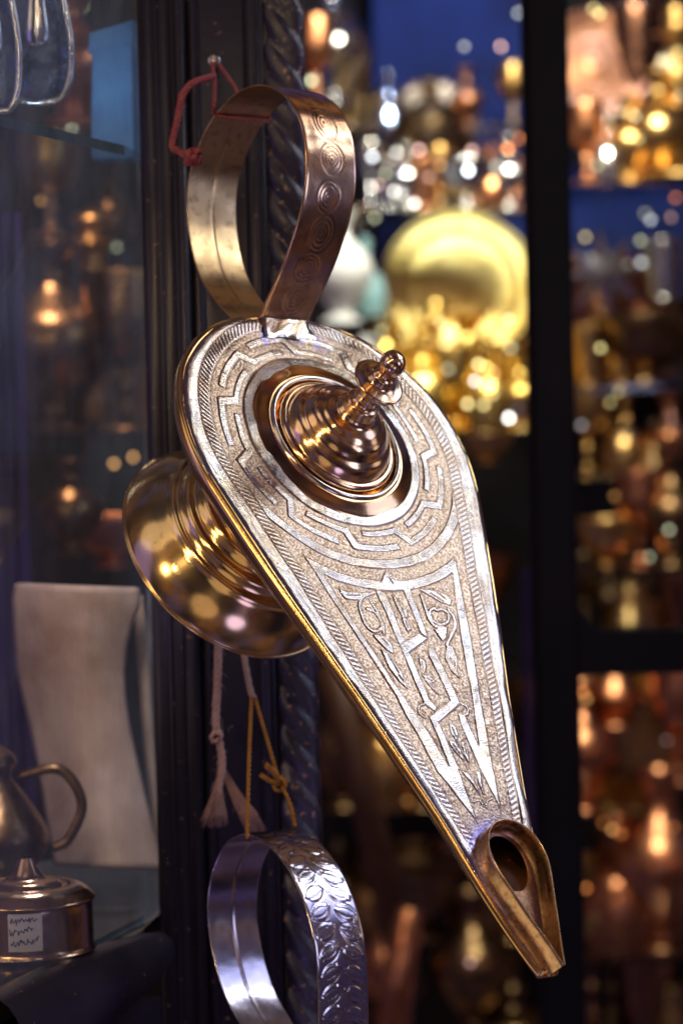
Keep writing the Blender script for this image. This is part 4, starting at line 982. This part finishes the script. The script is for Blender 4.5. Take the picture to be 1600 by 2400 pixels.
for x, y, c, I in [(885, 2140, 'pink', .12), (1080, 2210, 'pink', .2), (700, 2000, 'green', .08), (1180, 1980, 'amber', .08), (885, 2345, 'orange', .4), (935, 1840, 'amber', .1)]:
    glint_bead(x * k_, y * k_, c, I, 4.05, 1.15, 'in the dark middle of the shop')

# ------------------------------------------------------------------ lights
def area(name, pos, target, size, power, color, sy=None):
    l = bpy.data.lights.new(name, 'AREA'); l.energy = power; l.color = color; l.size = size
    l.shape = 'ELLIPSE'; l.size_y = sy or size
    o = bpy.data.objects.new(name, l); COL.objects.link(o); o.location = pos
    o.rotation_euler = (Vector(target) - Vector(pos)).to_track_quat('-Z', 'Y').to_euler(); return o
def point(name, pos, power, color, r=.01):
    l = bpy.data.lights.new(name, 'POINT'); l.energy = power; l.color = color; l.shadow_soft_size = r
    o = bpy.data.objects.new(name, l); COL.objects.link(o); o.location = pos; return o
def spot(name, pos, target, power, color, ang=50, r=.03, blend=.6):
    l = bpy.data.lights.new(name, 'SPOT'); l.energy = power; l.color = color; l.shadow_soft_size = r; l.spot_size = math.radians(ang); l.spot_blend = blend
    o = bpy.data.objects.new(name, l); COL.objects.link(o); o.location = pos
    o.rotation_euler = (Vector(target) - Vector(pos)).to_track_quat('-Z', 'Y').to_euler(); return o
LC = at(850, 1300, 1.38)
def mirror_panel(name, u, v, su, sv, dist, rad, color):
    """an unseen soft light added where the plate's polished surface mirrors it towards the viewer"""
    P = LM @ Vector((u, v, 0)); d = (P - CAM).normalized(); n = c2w_dir(N3); r = d - 2 * d.dot(n) * n
    pos = P + r * dist; z = r; x = c2w_dir(T3); x = (x - z * x.dot(z)).normalized(); y = z.cross(x)
    l = bpy.data.lights.new(name, 'AREA'); l.shape = 'ELLIPSE'; l.size = su; l.size_y = sv; l.energy = rad * PI * su * sv * .785; l.color = color
    o = bpy.data.objects.new(name, l); COL.objects.link(o)
    o.matrix_world = Matrix(((x.x, y.x, z.x, pos.x), (x.y, y.y, z.y, pos.y), (x.z, y.z, z.z, pos.z), (0, 0, 0, 1))); return o
mirror_panel('soft_plate_panel', 45, 5, .30, .28, 1.24, .62, (.88, .92, 1))  # unseen broad light added for the plate's overall reflection
for u_, v_, su_, sv_, ra_, c_ in [(112, -42, .15, .07, 9.0, (1, .99, .95)), (60, -66, .05, .05, 3, (.9, .92, 1)), (70, 84, .26, .06, 6.5, (.85, .9, 1)), (-12, 64, .06, .05, 4.5, (1, 1, .85)), (5, -62, .10, .04, 5, (1, .98, .9)),
                                  (92, 18, .05, .10, 1.8, (.85, .9, 1)), (150, 22, .10, .05, 2.2, (.8, .85, 1)), (-60, -45, .05, .07, 3.0, (1, .9, .8)), (135, -5, .05, .03, 2.6, (.9, .93, 1)), (40, -30, .05, .12, 1.6, (1, .9, .75)), (75, 50, .07, .05, 3.0, (.95, .97, 1)), (200, 0, .12, .05, 1.1, (.7, .7, 1)), (-70, 30, .06, .06, 1.6, (.7, .7, 1))]:
    mirror_panel('plate_patch_light', u_, v_, su_ * 1.15, sv_ * 1.15, 1.14 + .005 * ra_, ra_ * 1.35, c_)  # unseen lights added for bright patches in the plate's reflection
mirror_panel('cool_tip_panel', 245, 25, .2, .2, 1.28, .4, (.62, .62, 1))  # unseen bluish light added for the plate's reflection near the tip
mirror_panel('warm_top_panel', -90, -30, .10, .2, 1.27, 1.0, (1, .7, .5))  # unseen warm light added for the plate's reflection near the handle
def mirror_at(name, m, p, nl, dist, su, sv, rad, color):  # unseen panel added where the given surface mirrors it
    P = m @ Vector(p); n = (c2w_dir(T3) * nl[0] + c2w_dir(V3) * nl[1] + c2w_dir(N3) * nl[2]).normalized()
    d = (P - CAM).normalized(); r = d - 2 * d.dot(n) * n; pos = P + r * dist
    l = bpy.data.lights.new(name, 'AREA'); l.shape = 'ELLIPSE'; l.size = su; l.size_y = sv; l.energy = rad * PI * su * sv * .785; l.color = color
    o = bpy.data.objects.new(name, l); COL.objects.link(o); o.location = pos; o.rotation_euler = (P - pos).to_track_quat('-Z', 'Y').to_euler()
    print(name, [round(x, 2) for x in r]); return o
mirror_at('handle_glint_panel', LM, (-141, 5, 87), (.37, 0, .93), .9, .13, .13, 4.5, (.85, .88, 1))  # unseen panels added so the handles reflect bright bands
mirror_at('handle_glint_panel', LM, (-157, -8, -30), (.23, 0, .97), .9, .12, .12, 4.5, (.95, .95, 1))
mirror_at('handle_glint_panel', LM2, (42, 20, 23), (-.12, 0, .99), .9, .16, .16, 4.0, (.6, .7, 1))
mirror_at('handle_glint_panel', LM2, (55, 15, -69), (.05, 0, 1), .9, .22, .22, 2.2, (.5, .58, 1))
mirror_at('warm_glint_panel', LM, (110, -68, -2), (.2, -.75, .62), .8, .12, .12, 5.0, (1, .68, .3))  # unseen warm panel added for the highlight along the rim
mirror_at('warm_reflect_panel', LM, (0, -63, -96), (0, -.83, .55), 1.3, .7, .6, .8, (1, .74, .48))  # unseen warm panels added to brighten the foot and the lid
mirror_at('warm_reflect_panel', LM, (45, -45, -96), (.6, -.6, .53), 1.35, .6, .6, .45, (1, .7, .45))
mirror_at('warm_reflect_panel', LM, (0, -22, 16), (0, -.62, .78), 1.2, .5, .4, .8, (1, .82, .6))
mirror_at('warm_reflect_panel', LM, (18, 6, 18), (.5, .2, .84), 1.25, .3, .3, .8, (1, .8, .7))
mirror_at('warm_glint_panel', LM, (285, -13, 6), (.34, -.94, 0), 1.0, .4, .4, .8, (1, .78, .5))  # unseen warm panel added to brighten the spout guard
area('cool_side_light', cw(.9, .9, .05), LC, .25, .9, (.6, .65, 1), .5)  # bluish area light at the right, outside the view
area('warm_highlight', cw(-.75, .55, .1), at(500, 1400, 1.5), .13, .9, (1, .72, .36), .16)  # unseen warm light added for highlights on foot and lid
area('violet_lamp', cw(-1.1, .95, .15), at(500, 1200, 1.5), .5, .6, (.4, .3, 1), .8)
area('pillar_fill', cw(-.35, 1.0, -.75), at(600, 1900, 1.55), .12, .3, (.45, .35, 1), .12)  # unseen violet fill added to lift the pillar
area('violet_low_light', cw(.35, .7, -.7), at(650, 2200, 1.45), .3, .5, (.5, .42, 1), .3)  # violet area light from below, outside the view, aimed at the lower handle
for i, (x, y, z, p_) in enumerate([(-.35, .35, .35, 2.2), (-.18, .25, .5, 1.6), (.05, .2, .6, 1.3), (-.55, .5, .15, 1.4), (.25, .45, .7, 1.0)]):
    point('warm_pin_light', cw(x, y, z), p_, (1, .74, .46), .016)  # unseen point lights added for pinpoint highlights on foot and lid
area('warm_rear_light', cw(-.1, -.3, .75), LC, .5, 1.6, (1, .6, .3), .3)  # warm area light above and behind the camera, outside the view
# shop interior
spot('silver_spot', at(1000, -700, 3.6), at(1020, 420, 4.4), 20, (.85, .93, 1), 45)
spot('tray_spot', at(1250, -700, 3.4), at(1090, 640, 4.6), 15, (1, .86, .45), 40)
area('added_tray_panel', tl, tp, .36, 15, (1, .93, .7), .3)  # unseen panel added so the tray mirrors a bright glow
spot('gold_spot', at(950, -700, 3.5), at(1070, 900, 4.4), 10, (1, .8, .4), 40)
area('shop_fill', at(1050, -900, 3.0), at(1150, 1300, 4.8), 1.0, 2.4, (1, .68, .4), .5)
spot('white_spot', at(600, -700, 3.6), at(800, 600, 4.3), 18, (.9, .95, 1), 30)
spot('right_spot', at(1700, -700, 3.3), at(1480, 700, 4.4), 2.2, (1, .78, .62), 45, .12)
spot('copper_spot', at(2300, 1500, 3.4), at(1480, 1950, 4.3), .7, (1, .45, .25), 50, .12)
spot('blue_spot', at(1000, -800, 4.4), at(1050, 300, 5.3), 28, (.5, .65, 1), 70)
spot('blue_spot', at(1700, -600, 4.4), at(1450, 600, 5.3), 16, (.5, .65, 1), 60)
spot('cabinet_spot', at(150, -500, 1.9), at(180, 1800, 1.7), 14.0, (.95, .78, .8), 60, .05)
spot('added_parchment_spot', at(60, 1000, 1.46), at(200, 1720, 1.66), 1.6, (1, .8, .76), 75, .03)  # spot added only to brighten the parchment panel
spot('box_spot', at(-200, 900, 1.3), at(264, 200, 1.62), 7, (.8, .9, 1), 13, .03)
spot('cabinet_far_spot', at(0, -700, 2.4), at(200, 900, 2.6), 22, (1, .6, .4), 50, .05)

# ------------------------------------------------------------------ world: the dim, mixed light of the market lane
w = bpy.data.worlds.new('World'); scene.world = w; w.use_nodes = True; nt = w.node_tree
bg = nt.nodes['Background']; tc = N(nt, 'ShaderNodeTexCoord')
f1 = noise(nt, tc.outputs['Generated'], 2.2, 3, .5)
c1 = ramp(nt, f1, [(.36, (.006, .005, .012)), (.5, (.03, .018, .02)), (.62, (.12, .06, .03)), (.8, (.3, .18, .1))])
mp = N(nt, 'ShaderNodeMapping'); mp.inputs['Location'].default_value = (3, 1, 7); nt.links.new(tc.outputs['Generated'], mp.inputs['Vector'])
f2 = noise(nt, mp.outputs['Vector'], 2.6, 3, .5)
c2 = ramp(nt, f2, [(.5, (0, 0, 0)), (.68, (1, 1, 1))])
c = mix(nt, c2, c1, (.06, .05, .17)); nt.links.new(c, bg.inputs['Color']); bg.inputs['Strength'].default_value = 1.25

# ------------------------------------------------------------------ camera
cd = bpy.data.cameras.new('Camera'); cam = bpy.data.objects.new('Camera', cd); COL.objects.link(cam)
cam.matrix_world = Matrix(((Xc.x, Zc.x, -Yc.x, CAM.x), (Xc.y, Zc.y, -Yc.y, CAM.y), (Xc.z, Zc.z, -Yc.z, CAM.z), (0, 0, 0, 1)))
cd.lens = 90; cd.sensor_width = 36; cd.sensor_fit = 'AUTO'; cd.clip_start = .02; cd.clip_end = 60
cd.dof.use_dof = True; cd.dof.focus_distance = 1.33; cd.dof.aperture_fstop = 7.2
scene.camera = cam
scene.view_settings.view_transform = 'Standard'; scene.view_settings.look = 'None'; scene.view_settings.exposure = 0
scene.render.engine = 'CYCLES'
cy = scene.cycles; cy.use_denoising = True; cy.max_bounces = 8; cy.glossy_bounces = 5; cy.transparent_max_bounces = 12
cy.sample_clamp_indirect = 6; cy.caustics_reflective = False; cy.caustics_refractive = False
